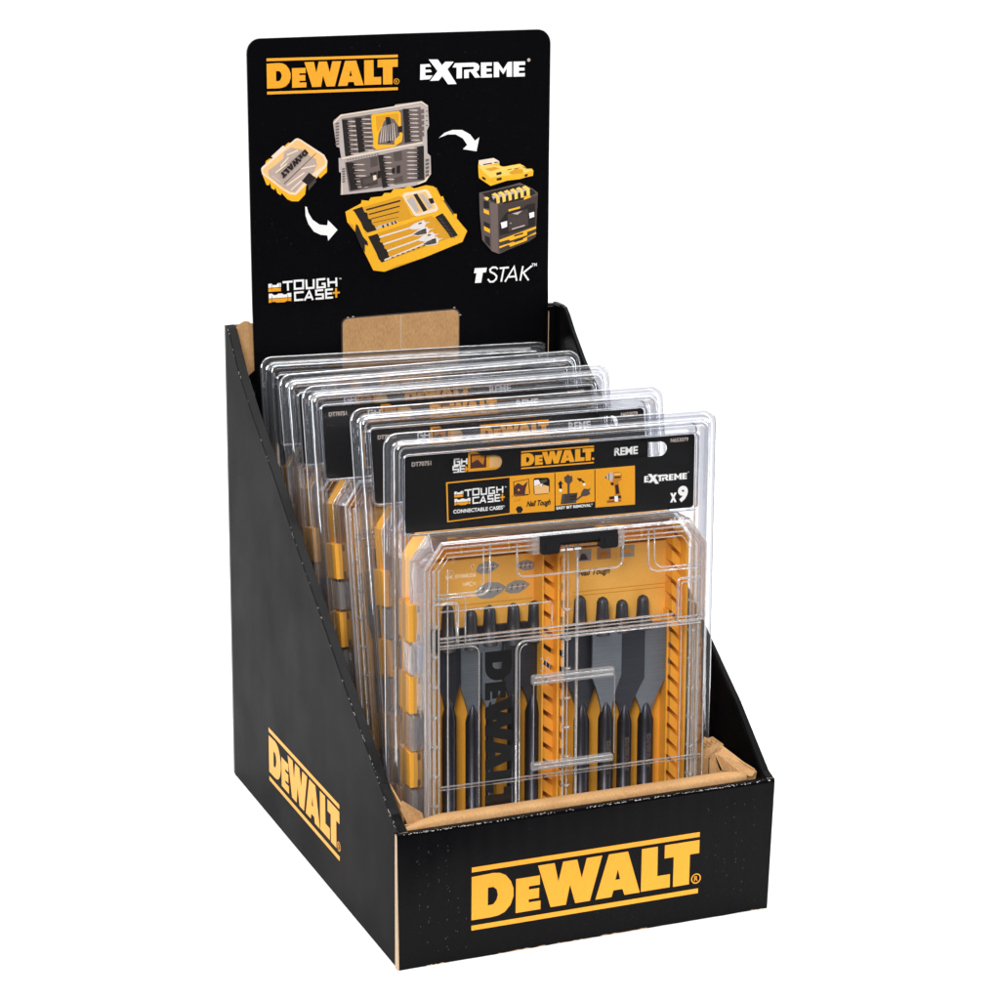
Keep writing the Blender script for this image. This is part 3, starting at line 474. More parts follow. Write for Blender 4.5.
 ('B0', [(193.27,389.12),(211.63,390.98),(222.63,394.3),(221.49,365.54),(215.53,362.53),(194.72,355.91),(193.7,372.58)]),
 ('Yl', [(188.2,396.23),(190.84,397.47),(194.1,395.4),(194.44,390.44),(192.08,389.73),(191.75,394.41)]),
 ('g1', [(188.5,395.12),(191.15,395.81),(191.76,393.32),(190.0,392.3)]),
 ('K', [(189.87,393.41),(191.76,393.86),(192.26,390.0),(190.48,390.63)]),
 ('Yl', [(192.62,397.0),(195.26,398.25),(198.53,396.17),(198.87,391.21),(196.51,390.5),(196.17,395.19)]),
 ('g1', [(192.92,395.89),(195.57,396.59),(196.18,394.09),(194.42,393.08)]),
 ('K', [(194.29,394.18),(196.18,394.64),(196.68,390.77),(194.9,391.41)]),
 ('Yl', [(197.04,397.78),(199.69,399.03),(202.96,396.95),(203.31,391.99),(200.94,391.28),(200.6,395.96)]),
 ('g1', [(197.34,396.67),(200.0,397.36),(200.61,394.86),(198.85,393.85)]),
 ('K', [(198.72,394.96),(200.61,395.41),(201.12,391.54),(199.33,392.18)]),
 ('Yl', [(201.47,398.56),(204.12,399.81),(207.4,397.73),(207.75,392.76),(205.38,392.05),(205.04,396.74)]),
 ('g1', [(201.77,397.45),(204.43,398.14),(205.05,395.64),(203.28,394.63)]),
 ('K', [(203.15,395.73),(205.04,396.19),(205.56,392.32),(203.77,392.95)]),
 ('Yl', [(205.9,399.34),(208.56,400.59),(211.85,398.51),(212.2,393.54),(209.83,392.83),(209.48,397.52)]),
 ('g1', [(206.21,398.22),(208.87,398.92),(209.49,396.42),(207.72,395.4)]),
 ('K', [(207.59,396.51),(209.49,396.97),(210.01,393.09),(208.22,393.73)]),
 ('Yl', [(210.35,400.12),(213.01,401.37),(216.3,399.29),(216.66,394.32),(214.29,393.6),(213.93,398.3)]),
 ('g1', [(210.66,399.0),(213.32,399.7),(213.95,397.2),(212.17,396.18)]),
 ('K', [(212.04,397.29),(213.94,397.75),(214.46,393.87),(212.67,394.51)]),
 ('Yl', [(211.54,399.79),(213.91,400.5),(216.91,398.71),(215.13,397.69)]),
 ('Yp', [(212.2,393.7),(216.36,394.88),(217.57,393.17),(212.22,391.5)]),
 ('Yl', [(182.51,394.31),(184.97,395.01),(186.63,393.84),(184.99,392.27)]),
 ('K', [(182.34,392.4),(186.47,391.65),(186.68,386.71),(182.67,387.45)]),
 ('Yp', [(182.38,386.92),(186.33,385.35),(186.71,382.31),(182.69,384.16)]),
 ('K', [(182.73,378.11),(187.16,376.23),(187.19,372.92),(182.87,375.08)]),
 ('Yp', [(182.75,375.08),(187.19,372.65),(187.39,369.88),(183.06,372.04)]),
 ('K', [(183.38,368.71),(187.23,366.85),(187.57,360.19),(184.0,363.71)]),
 ('K', [(199.24,383.32),(211.69,386.01),(214.65,388.07),(220.61,388.88),(220.8,373.36),(199.96,368.93),(194.62,368.11),(194.25,376.96)]),
 ('B0', [(200.14,382.18),(215.27,385.28),(215.71,373.63),(201.14,369.97)]),
 ('K2', [(202.24,379.31),(214.71,381.99),(214.79,375.34),(202.3,372.67)]),
 ('Yp', [(200.7,385.45),(209.3,387.12),(209.49,385.84),(201.01,384.06)]),
 ('w', [(195.15,376.64),(199.88,377.66),(199.92,373.63),(196.07,372.56)]),
 ('w', [(216.2,382.19),(219.96,382.94),(220.12,379.5),(216.66,378.57)]),
 ('g1', [(203.4,382.56),(211.11,384.1),(207.57,381.52)]),
 ('g1', [(203.5,372.17),(213.01,374.33),(213.14,373.49),(203.62,371.39)]),
 ('g1', [(201.68,376.02),(203.16,376.39),(202.75,375.42)]),
 ('Yp', [(194.06,364.82),(221.4,372.78),(221.42,371.11),(214.86,369.24),(214.88,367.01),(202.39,363.81),(201.19,364.7),(194.37,363.25)]),
 ('Yp', [(194.09,360.38),(201.81,362.17),(213.11,365.17),(221.45,368.88),(221.47,367.49),(214.9,365.62),(214.92,363.4),(202.42,359.64),(201.22,361.1),(194.4,358.98)]),
 ('K', [(205.03,367.55),(211.87,369.12),(211.88,368.01),(205.34,366.53)]),
 ('K', [(205.07,363.38),(211.91,365.23),(211.93,364.12),(205.38,362.42)]),
 ('w', [(176.28,346.29),(185.16,346.16),(184.58,343.03),(182.22,342.89),(181.07,336.0),(176.34,336.01),(177.48,342.89),(175.59,342.84)]),
]
HEADER_STROKES = [
 ('w', [(193.18,344.74),(191.68,345.94),(189.31,346.08),(187.54,344.8),(187.85,343.11),(190.83,341.54),(192.45,339.77),(192.04,337.84),(189.98,336.18),(187.6,336.16),(185.92,338.21)]),
 ('w', [(194.66,345.21),(201.51,345.36)]),
 ('w', [(197.76,345.03),(195.81,335.66)]),
 ('w', [(198.62,335.49),(205.39,345.69),(207.41,335.68)]),
 ('w', [(201.58,338.66),(206.78,338.91)]),
 ('w', [(211.98,345.7),(209.99,335.64)]),
 ('w', [(218.7,345.47),(212.03,340.83)]),
 ('w', [(212.33,341.09),(216.29,335.53)]),
]
CARD_ART = [
 ('Y', [(-72.08,272.18),(-31.78,272.68),(-31.57,250.1),(-71.39,248.6)]),
 ('k', [(-71.15,271.41),(-32.59,271.91),(-32.4,250.82),(-70.53,249.35)]),
 ('Y', [(-31.78,272.68),(47.45,272.79),(47.95,249.15),(-31.57,250.1)]),
 ('k', [(-4.34,272.44),(-3.77,272.4),(-3.46,249.66),(-4.04,249.7)]),
 ('k', [(21.23,272.46),(21.81,272.42),(22.2,249.53),(21.62,249.57)]),
 ('k', [(-3.76,252.65),(21.56,253.05),(21.63,249.13),(-3.7,248.45)]),
 ('k', [(-30.34,269.27),(-20.54,270.27),(-19.71,261.51),(-21.05,260.45),(-29.03,260.26),(-30.02,261.15)]),
 ('Y', [(-29.85,268.89),(-20.91,269.83),(-20.2,261.2),(-29.28,260.86)]),
 ('P', [(-29.34,266.88),(-27.27,268.23),(-24.19,266.49),(-21.14,268.92),(-22.69,264.06),(-22.9,261.17),(-29.03,260.72),(-29.92,264.04)]),
 ('Y', [(-27.6,264.44),(-26.62,264.71),(-26.12,263.74),(-27.1,263.35)]),
 ('k', [(-17.7,269.48),(-16.85,270.34),(-8.46,269.94),(-7.33,268.69),(-7.24,261.36),(-8.09,260.26),(-16.49,260.33),(-17.37,261.33)]),
 ('O', [(-17.17,265.38),(-13.73,266.85),(-7.77,264.66),(-7.72,260.58),(-16.74,260.7)]),
 ('w', [(-17.21,269.09),(-14.38,269.22),(-13.11,266.81),(-17.17,265.61)]),
 ('g3', [(-13.38,268.57),(-9.44,269.2),(-8.8,267.64),(-10.9,267.22),(-11.85,264.74),(-13.35,265.66),(-12.5,267.11)]),
 ('w', [(-13.11,266.46),(-11.88,266.71),(-12.1,264.76),(-13.34,265.32)]),
 ('K', [(-28.71,252.92),(-27.5,254.34),(-25.29,254.16),(-24.04,252.2),(-25.25,250.32),(-27.46,250.38)]),
 ('K', [(-1.18,262.75),(-1.46,265.34),(-2.2,265.4),(-0.5,267.6),(1.27,265.48),(0.4,265.43),(0.57,262.62)]),
 ('w', [(-1.41,262.07),(-0.43,262.58),(0.58,261.92),(0.34,260.77),(-0.9,260.87)]),
 ('g3', [(1.71,269.53),(2.95,269.9),(4.18,270.97),(5.69,269.69),(6.93,269.95),(7.35,266.77),(5.51,265.04),(5.42,254.3),(4.17,254.39),(4.01,265.16),(2.25,266.81)]),
 ('K2', [(0.61,259.35),(10.59,259.39),(9.68,253.37),(-0.3,253.23)]),
 ('g3', [(0.61,259.35),(2.48,259.44),(1.32,253.22),(-0.3,253.23)]),
 ('k', [(5.62,257.79),(10.11,257.91),(10.0,257.1),(5.63,256.97)]),
 ('k', [(5.64,256.03),(9.89,256.17),(9.78,255.36),(5.66,255.21)]),
 ('g3', [(13.09,259.55),(14.56,261.55),(17.45,260.97),(19.07,261.67),(18.1,259.75),(18.75,257.94),(16.26,256.96),(13.76,256.92),(8.18,253.49),(7.54,254.36),(12.49,257.49)]),
 ('K', [(14.51,264.71),(12.6,266.37),(11.99,265.72),(9.83,268.22),(13.21,267.73),(12.84,267.06),(15.25,265.47)]),
 ('w', [(13.76,264.42),(14.75,264.93),(15.77,264.15),(15.28,263.13),(14.03,263.34)]),
 ('L2', [(27.77,267.1),(27.76,267.81),(29.52,267.91),(30.0,269.28),(31.51,269.87),(33.27,269.74),(33.36,265.04),(31.6,264.94),(30.07,265.76),(29.55,266.74)]),
 ('K', [(28.27,267.77),(29.02,267.71),(29.05,266.54),(28.29,266.6)]),
 ('K2', [(30.26,269.26),(30.76,269.46),(30.84,265.23),(30.32,265.62)]),
 ('Od', [(33.27,269.74),(36.56,269.85),(38.6,269.11),(39.14,267.43),(38.69,264.64),(36.92,264.07),(37.23,261.22),(38.34,256.42),(38.62,255.22),(34.56,255.3),(34.74,259.06),(33.92,262.18),(33.12,264.59)]),
 ('Yl', [(33.79,269.0),(38.09,268.92),(38.37,267.96),(33.81,268.06)]),
 ('K', [(34.08,267.1),(38.13,267.03),(38.15,266.09),(34.1,266.16)]),
 ('K', [(34.69,261.88),(36.7,262.44),(37.57,256.72),(35.3,256.42)]),
 ('K', [(31.62,263.76),(33.39,263.86),(33.93,261.94),(32.16,262.08)]),
 ('K', [(31.02,255.34),(38.61,255.46),(38.91,253.07),(31.06,253.22)]),
 ('Od', [(29.29,253.12),(31.3,253.67),(38.9,253.78),(38.94,251.65),(32.11,251.37),(29.32,251.59)]),
 ('K2', [(29.81,252.61),(38.42,252.64),(38.43,252.05),(30.07,252.0)]),
 ('w', [(34.31,255.32),(36.59,255.38),(36.91,251.81),(34.63,251.99)]),
]

def extreme_logo(mb, rect, frm):
    x0, z0, x1, z1 = rect
    for i, (k, Lp) in enumerate(EXT_LOGO): mb.flat([(x0+a*(x1-x0), z0+b*(z1-z0)) for a, b in Lp], lambda p, q, i=i: frm(p, q, i*.002), 'w')
    c = (x1+(x1-x0)*.035, z0+(z1-z0)*.86); r = (x1-x0)*.016
    mb.flat([(c[0]+r*math.cos(a*.524), c[1]+r*math.sin(a*.524)) for a in range(12)], lambda p, q: frm(p, q, 0), 'g1')
def tough_logo(mb, rect, frm, lw):
    x0, z0, x1, z1 = rect; g = lambda Lp: [(x0+a*(x1-x0), z0+b*(z1-z0)) for a, b in Lp]
    for i, (k, Lp) in enumerate(TOUGH_STROKES): stroke(mb, [tuple(p) for p in g(Lp)], lw, lambda p, q, i=i: frm(p, q, .001*(i+1)), 'w' if k == 'w' else 'Y')
    for k, Lp in TOUGH_ICONS: mb.flat(g(Lp), lambda p, q: frm(p, q, 0), 'w' if k == 'w' else 'Y')
    for a, b, c, d in ((.048, .62, .6, 1), (.155, .62, .6, 1), (.048, 0, .04, .4), (.27, 0, .1, .45)):
        stroke(mb, g([(a, b+.0), (a, d-.1)]), lw*.22, lambda p, q: frm(p, q, .03), 'k')
    V, Fs = text_tris('TM', .02); mb.mesh([frm(x1-(x1-x0)*.005+x*(x1-x0)*.03, z1-(z1-z0)*.1+z*(z1-z0)*.07, .01) for x, z in V], Fs, 'w')

# ================================================================ the white table
fl = MB(); E0 = [(-9000, 3230), (1400, -620), (9000, -400), (30000, 40000), (-30000, 40000)]
fl.prism(E0, lambda p, q, h: (p, q, h), -25, 0, 'floor')
tag(fl.build('white_table'), kind='structure')

# ================================================================ the counter display box
box = tag(empty('display_box', (.12, .166, 0)), 'open black cardboard counter display with kraft lining, tall header card and yellow lettering', 'display box')
BO = Vector((-120, -166, 0))
class BB(MB):
    def build(s, name, parent=None, bevel=0.):
        s.v = [(x-120, y-166, z) for x, y, z in s.v]; return MB.build(s, name, parent or box, bevel)
PROF = [(0, 85), (14, 91), (31, 103), (48, 114), (94, 144), (154, 185.5), (179, 202), (225, 236), (277, 271), (303, 291), (316, 304), (323, 312), (327, 316.5), (332, 318)]
PROF_R = [(0, 85), (6, 87.5), (43, 120), (83, 148.5), (130, 181), (177, 212), (230, 251), (281, 287), (300, 304), (309, 313.5), (314, 317.5), (320, 318.6), (332, 318.6)]
def wobble(i, a=.35): return a*math.sin(i*12.9898)
def side(x_out, x_in, prof, mat_out, name, xin2, outflare=0.):
    mb = BB(); N = len(prof); sgn = 1 if x_in > x_out else -1
    fx = lambda y, z: x_out-sgn*outflare*max(0, (z/90))*max(0, 1-y/60.)
    # outer face, folded rounded top edge, inner face
    top = prof
    bot = [(y, 0) for y, z in prof]
    O = [(fx(y, z), y, z-1.2) for y, z in top]; Ob = [(x_out, y, 0) for y, z in bot]
    O2 = [(fx(y, z)+sgn*.5, y, z) for y, z in top]; Im = [(x_in-sgn*.8, y, z+.2) for y, z in top]; I = [(x_in, y, z-1.6) for y, z in top]; Ib = [(x_in, y, 2) for y, z in bot]
    m = len(O)
    def strip(A, B, mat, sm=False): mb.mesh(A+B, [(i, i+1, m+i+1, m+i) for i in range(m-1)], mat, sm)
    strip(Ob, O, mat_out); strip(O, O2, 'black_board'); strip(O2, Im, 'black_board', False); strip(Im, I, 'black_board'); strip(I, Ib, 'black_board')
    mb.face([Ob[0], O[0], O2[0], Im[0], I[0], Ib[0]], 'kraft_edge'); mb.face([Ob[-1], O[-1], O2[-1], Im[-1], I[-1], Ib[-1]], 'black_board')
    # worn fibres along the fold
    rnd = random.Random(5 if sgn > 0 else 9)
    for j in range(m-1):
        (y0, z0), (y1, z1) = prof[j], prof[j+1]; Ln = math.hypot(y1-y0, z1-z0)
        for k in range(int(Ln/1.6)):
            t = rnd.random(); y = y0+(y1-y0)*t; z = z0+(z1-z0)*t; near = max(.12, 1-y/170) if y < 200 else (.6 if y > 300 else .12)
            if rnd.random() > near: continue
            a = rnd.uniform(.25, .8); b = rnd.uniform(.15, .45); x = fx(y, z)-sgn*.06+sgn*rnd.uniform(-.0, .5)
            dy, dz = (y1-y0)/Ln, (z1-z0)/Ln; zc = z-.5+rnd.uniform(-.5, .6)
            mb.face([(x, y-dy*a, zc-dz*a), (x+sgn*.05, y+dz*b, zc-dy*b), (x, y+dy*a, zc+dz*a), (x+sgn*.15, y-dz*b, zc+dy*b)], 'fibre')
    return mb
lp = side(0, 6.5, PROF, 'black_side', 'side', 6)
def sidefrm(u, v): return (-.12, 249.8-u*145, 26.0+v*37.2+0*u)
word_logo(lp, sidefrm, 'Y'); lp.build('side_panel')
rp = side(240, 236.2, PROF_R, 'black_board', 'side', 236, outflare=2.2); rp.build('side_panel')
# front panel: slight outward bow at the top, raw kraft showing at the joint
fp = BB(); nx = 24; xs = [240*i/nx for i in range(nx+1)]
def fy(x, z): return -.4*(z/85)
rows = [0, 14, 30, 46, 62, 76, 82.5, 84.2, 84.9]
def fx2(x, z): return x+(-1.3 if x < 1 else (1.9 if x > 239 else 0))*(z/85)
G = []
rnd = random.Random(3)
bot = [rnd.uniform(-.25, .5) for _ in xs]
for z in rows:
    G.append([(fx2(x, z), fy(x, min(z, 82.5))+(1.2 if z > 84.5 else (.35 if z > 84 else 0))-.9, z if z else max(0, bot[i])) for i, x in enumerate(xs)])
G.append([(fx2(x, 85), fy(x, 82)+2.6, 84.9) for x in xs]); G.append([(fx2(x, 85), 3.6, 84.2) for x in xs]); G.append([(x, 3.8, 2) for x in xs])
V = [p for r in G for p in r]; n = nx+1
fp.mesh(V, [(j*n+i, j*n+i+1, (j+1)*n+i+1, (j+1)*n+i) for j in range(len(G)-1) for i in range(nx)], 'black_board', False)
for k, xx in ((0, -.9), (nx, .4)):
    pass
fp.box(-1.0, .2, -.75, 3.2, .3, 83.6, 'kraft_edge')
word_logo(fp, lambda u, v: (44.7+u*147.3, fy(44.7+u*147.3, 17.9+v*39.8)-1.12, 17.9+v*39.8), 'Y')
rnd = random.Random(21)
for k in range(330):      # cracked fibres along the top crease
    x = rnd.uniform(1, 239); near = 1 if (x < 70 or x > 120) else .6
    if rnd.random() > near: continue
    a = rnd.uniform(.15, .6); b = rnd.uniform(.08, .24); z = 84.2+rnd.uniform(-.35, .45); y = fy(x, 82)-.75+max(0, (z-84.1))*1.5
    fp.face([(x-a, y, z), (x-a*.2, y-.12, z-b), (x+a, y, z+rnd.uniform(-.1, .1)), (x+a*.2, y+.15, z+b)], 'fibre')
for k in range(90):      # rows of small rubs on the flutes
    grp = rnd.choice(((8, 42, 8, 40), (198, 232, 40, 74), (196, 226, 14, 44), (10, 34, 42, 76)))
    x = round(rnd.uniform(grp[0], grp[1])/6.0)*6.0+rnd.uniform(-1.3, 1.3); z = rnd.uniform(grp[2], grp[3]); a = rnd.uniform(.05, .13); b = rnd.uniform(.15, .6)
    y = fy(x, z)-.98
    fp.face([(x-a, y, z-b), (x+a, y, z-b*.6), (x+a*.6, y, z+b), (x-a*.5, y, z+b*.7)], 'g2')
for (x, L_) in ((62, 30), (100, 22), (128, 30), (150, 9), (17, 14), (228, 8)):   # torn bottom edge, kraft core showing
    pts = [(x+i*L_/10, rnd.uniform(.1, .9)) for i in range(11)]
    for i in range(10): fp.face([(pts[i][0], -1.05, 0.02), (pts[i+1][0], -1.05, 0.02), (pts[i+1][0], -1.0, pts[i+1][1]), (pts[i][0], -1.0, pts[i][1])], 'kraft_edge')
fp.build('front_panel')
bk = BB(); bk.box(.3, 239.7, 332.2, 336, 0, 317.2, 'black_board'); bk.build('back_panel')
ba = BB(); ba.box(6.8, 236, 4, 332.4, .4, 3, 'kraft'); ba.build('base_panel')
# kraft liner: rolled front edge, corner flaps
kl = BB()
def se(v): return math.copysign(abs(v)**.7, v)
def roll(x0, x1, yc, zc, r, n=18, m=16, wob=.5):
    rn = random.Random(2); R = []
    for i in range(n+1):
        t = i/n; x = x0+(x1-x0)*t; k = 1-(max(0, 1-t*n/1.5)*.8); k2 = 1-max(0, (t-1+.05)/.05)*.35; rr = r*k*k2; dz = wob*math.sin(t*7)*.3+rn.uniform(-.03, .03)-(1-k)*1.0
        R.append([(x, yc+rr*1.25*se(math.cos(a*2*math.pi/m))+(1-k)*-3.5, zc+dz+rr*se(math.sin(a*2*math.pi/m))) for a in range(m)])
    kl.mesh([p for r_ in R for p in r_], [(i*m+a, i*m+(a+1) % m, (i+1)*m+(a+1) % m, (i+1)*m+a) for i in range(n) for a in range(m)]+[tuple(range(m)), tuple(n*m+a for a in range(m))], 'kraft', True)
roll(4.5, 226.5, 9.2, 84.2, 4.3)
kl.box(8, 224, 12.2, 13.6, 3.2, 84, 'kraft')
def sheet(P, mat='kraft', th=(0, 1.2, .2)):
    P = [Vector(p) for p in P]; Q = [p+Vector(th) for p in P]; n = len(P)
    kl.mesh([*P, *Q], [tuple(range(n)), tuple(range(n, 2*n))]+[(i, (i+1) % n, n+(i+1) % n, n+i) for i in range(n)], mat)
sheet([(6.9, 14.5, 92.5), (8.3, 15.5, 97.6), (20.3, 14.6, 88.6), (22, 14.4, 80), (12, 14.2, 80), (9.5, 14.2, 87)])
sheet([(8.5, 17, 60), (8.5, 17, 93), (8.5, 60, 105), (8.5, 60, 60)], th=(1.2, 0, 0))
sheet([(196, 23, 60), (196, 23, 93), (202, 23, 95.5), (209, 23, 94), (209, 23, 60)], th=(0, .8, 0))
# right corner: torn flaps
sheet([(208.2, 19.5, 80), (208, 19.5, 93.5), (209.6, 19.5, 97.2), (211.5, 19.5, 96.4), (214, 19.5, 89), (215.5, 19.6, 86), (221, 19.7, 84), (228, 16, 80)], th=(0, 1.0, 0))
sheet([(211.5, 19.5, 97), (213.3, 20.5, 96.8), (216, 22, 100.2), (219, 23.5, 99.2), (224, 19, 95), (229, 14, 90.5), (233.5, 8.5, 86.5), (231, 8, 84), (226, 12, 85.5), (216, 18, 86.5)], th=(.2, .9, .6))
sheet([(207, 30, 98), (209.5, 31, 104.5), (212.5, 31, 103), (215, 30, 104.2), (221, 27, 99.5), (219, 27, 92), (208, 28, 92)], th=(.3, .9, 0))
sheet([(222, 20, 60), (232.6, 12, 60), (234.6, 9, 86), (233, 9.5, 88.2), (228, 14, 91.5), (222, 20, 95.5)], th=(.8, .8, 0))
for i in range(12):
    x = 207.5+i*.95; kl.tube([(x, 28.6, 100+1.6*math.sin(i*2.1)), (x, 30.2, 100.6+1.6*math.sin(i*2.1))], .45, 'kraft', 5)
kl.build('kraft_liner')
kw = BB(); kw.prism([(7, 60), (7, 316.3), (9, 318.0), (12.5, 319.8), (15.5, 319.6), (19, 317), (224, 317), (224, 60)], lambda p, q, h: (p, h, q), 331.5, 332.1, 'kraft'); kw.build('kraft_back')
# header card
hd = BB()
hx0, hx1, hz1 = 17.0, 230.6, 506.0
HP = [(19.3, 4), (19.3, 260), (18.6, 300), (18.0, 330), (17.6, 420)]+[(17.3+9*(1-math.cos(a)), 495.6+9.6*math.sin(a)) for a in [i*math.pi/16 for i in range(9)]]+[(120, 506)]+[(221.6+9.4*math.sin(a), 496.8+9.6*math.cos(a)) for a in [i*math.pi/16 for i in range(9)]]+[(231, 420), (231.4, 340), (231.8, 318), (230.6, 290), (230, 4)]
hd.prism(HP, lambda p, q, h: (p, h, q), 329.6, 331.2, 'black_board', capmat='black_board')
Z = [0]
def hfrm(p, q, extra=0.): return (p, 329.6-.03-Z[0]-extra, q)
for k, Lp in HEADER_ART: Z[0] += .004; hd.flat(Lp, hfrm, k)
Z[0] += .01
for k, Lp in HEADER_STROKES: Z[0] += .002; stroke(hd, Lp, 1.25, hfrm, 'w')
put_text(hd, 'TM', (218.6, 345.0, 222.4, 347.2), hfrm, 'w')
# lettering on the small pictured case, mirrored along its lid as in the print
def tilt_word(x0, z0, x1, z1, hgt, mat):
    d = Vector((x1-x0, z1-z0)); nrm = Vector((-d.y, d.x)).normalized()*hgt
    word_logo(hd, lambda u, v: hfrm(x0+d.x*u+nrm.x*v, z0+d.y*u+nrm.y*v), mat, bars=False, ring=False)
tilt_word(54.9, 433.4, 37.2, 417.6, 5.4, 'K')
extreme_logo(hd, (136.31, 471.83, 212.05, 488.65), hfrm)
tough_logo(hd, (28.75, 331.47, 78.64, 345.87), hfrm, 1.35)
word_logo(hd, lambda u, v: hfrm(30.1+u*90.5, 469.2+v*23.3), 'Y')
rnd = random.Random(8)
for k in range(22):
    x = rnd.uniform(22, 226); z = rnd.uniform(325, 500); a = rnd.uniform(.08, .2)
    hd.face([(x-a, 329.55, z), (x, 329.55, z-a*.8), (x+a, 329.55, z+.1), (x+.1, 329.55, z+a)], 'g2')
# kraft locking tab showing through the header's die-cut slot
tb = rrect(80.8, 262, 164.7, 317.6, (4, 4, 0, 0)); tb = [(x, z+(x-122)*.0145) for x, z in tb]
hd.prism(tb, lambda p, q, h: (p, h, q), 328.9, 329.5, 'kraft'); 
tb2 = rrect(79.9, 262, 165.7, 318.5, (4.5, 4.5, 0, 0)); tb2 = [(x, z+(x-122)*.0145) for x, z in tb2]
hd.flat(tb2, lambda p, q: (p, 329.5, q), 'K2')
hd.face([(122, 328.86, 262), (122.8, 328.86, 262), (122.8, 328.86, 317.4), (122, 328.86, 317.4)], 'kraft_edge')
for (x, z) in ((84.5, 317.6), (88.2, 317.9), (161.5, 319.4), (165.8, 314)): hd.face([(x-.9, 329.0, z), (x, 328.9, z+.3), (x+.9, 329.0, z+.1), (x+.2, 329.0, z+.9), (x-.5, 329.0, z+.7)], 'fibre')
hd.build('header_card')
# black double flap beside the header, with its brown raw edges
bf = BB(); bf.box(229.2, 235.8, 327.5, 329.2, 230, 316.4, 'black_board'); bf.box(231.0, 231.4, 327.0, 327.5, 230, 313, 'kraft_edge'); bf.build('corner_flap')
bf = BB(); bf.prism([(6.9, 120), (19, 120), (19, 286), (14, 282), (6.9, 300)], lambda p, q, h: (p, h, q), 331.25, 331.38, 'black_board'); bf.build('corner_flap')

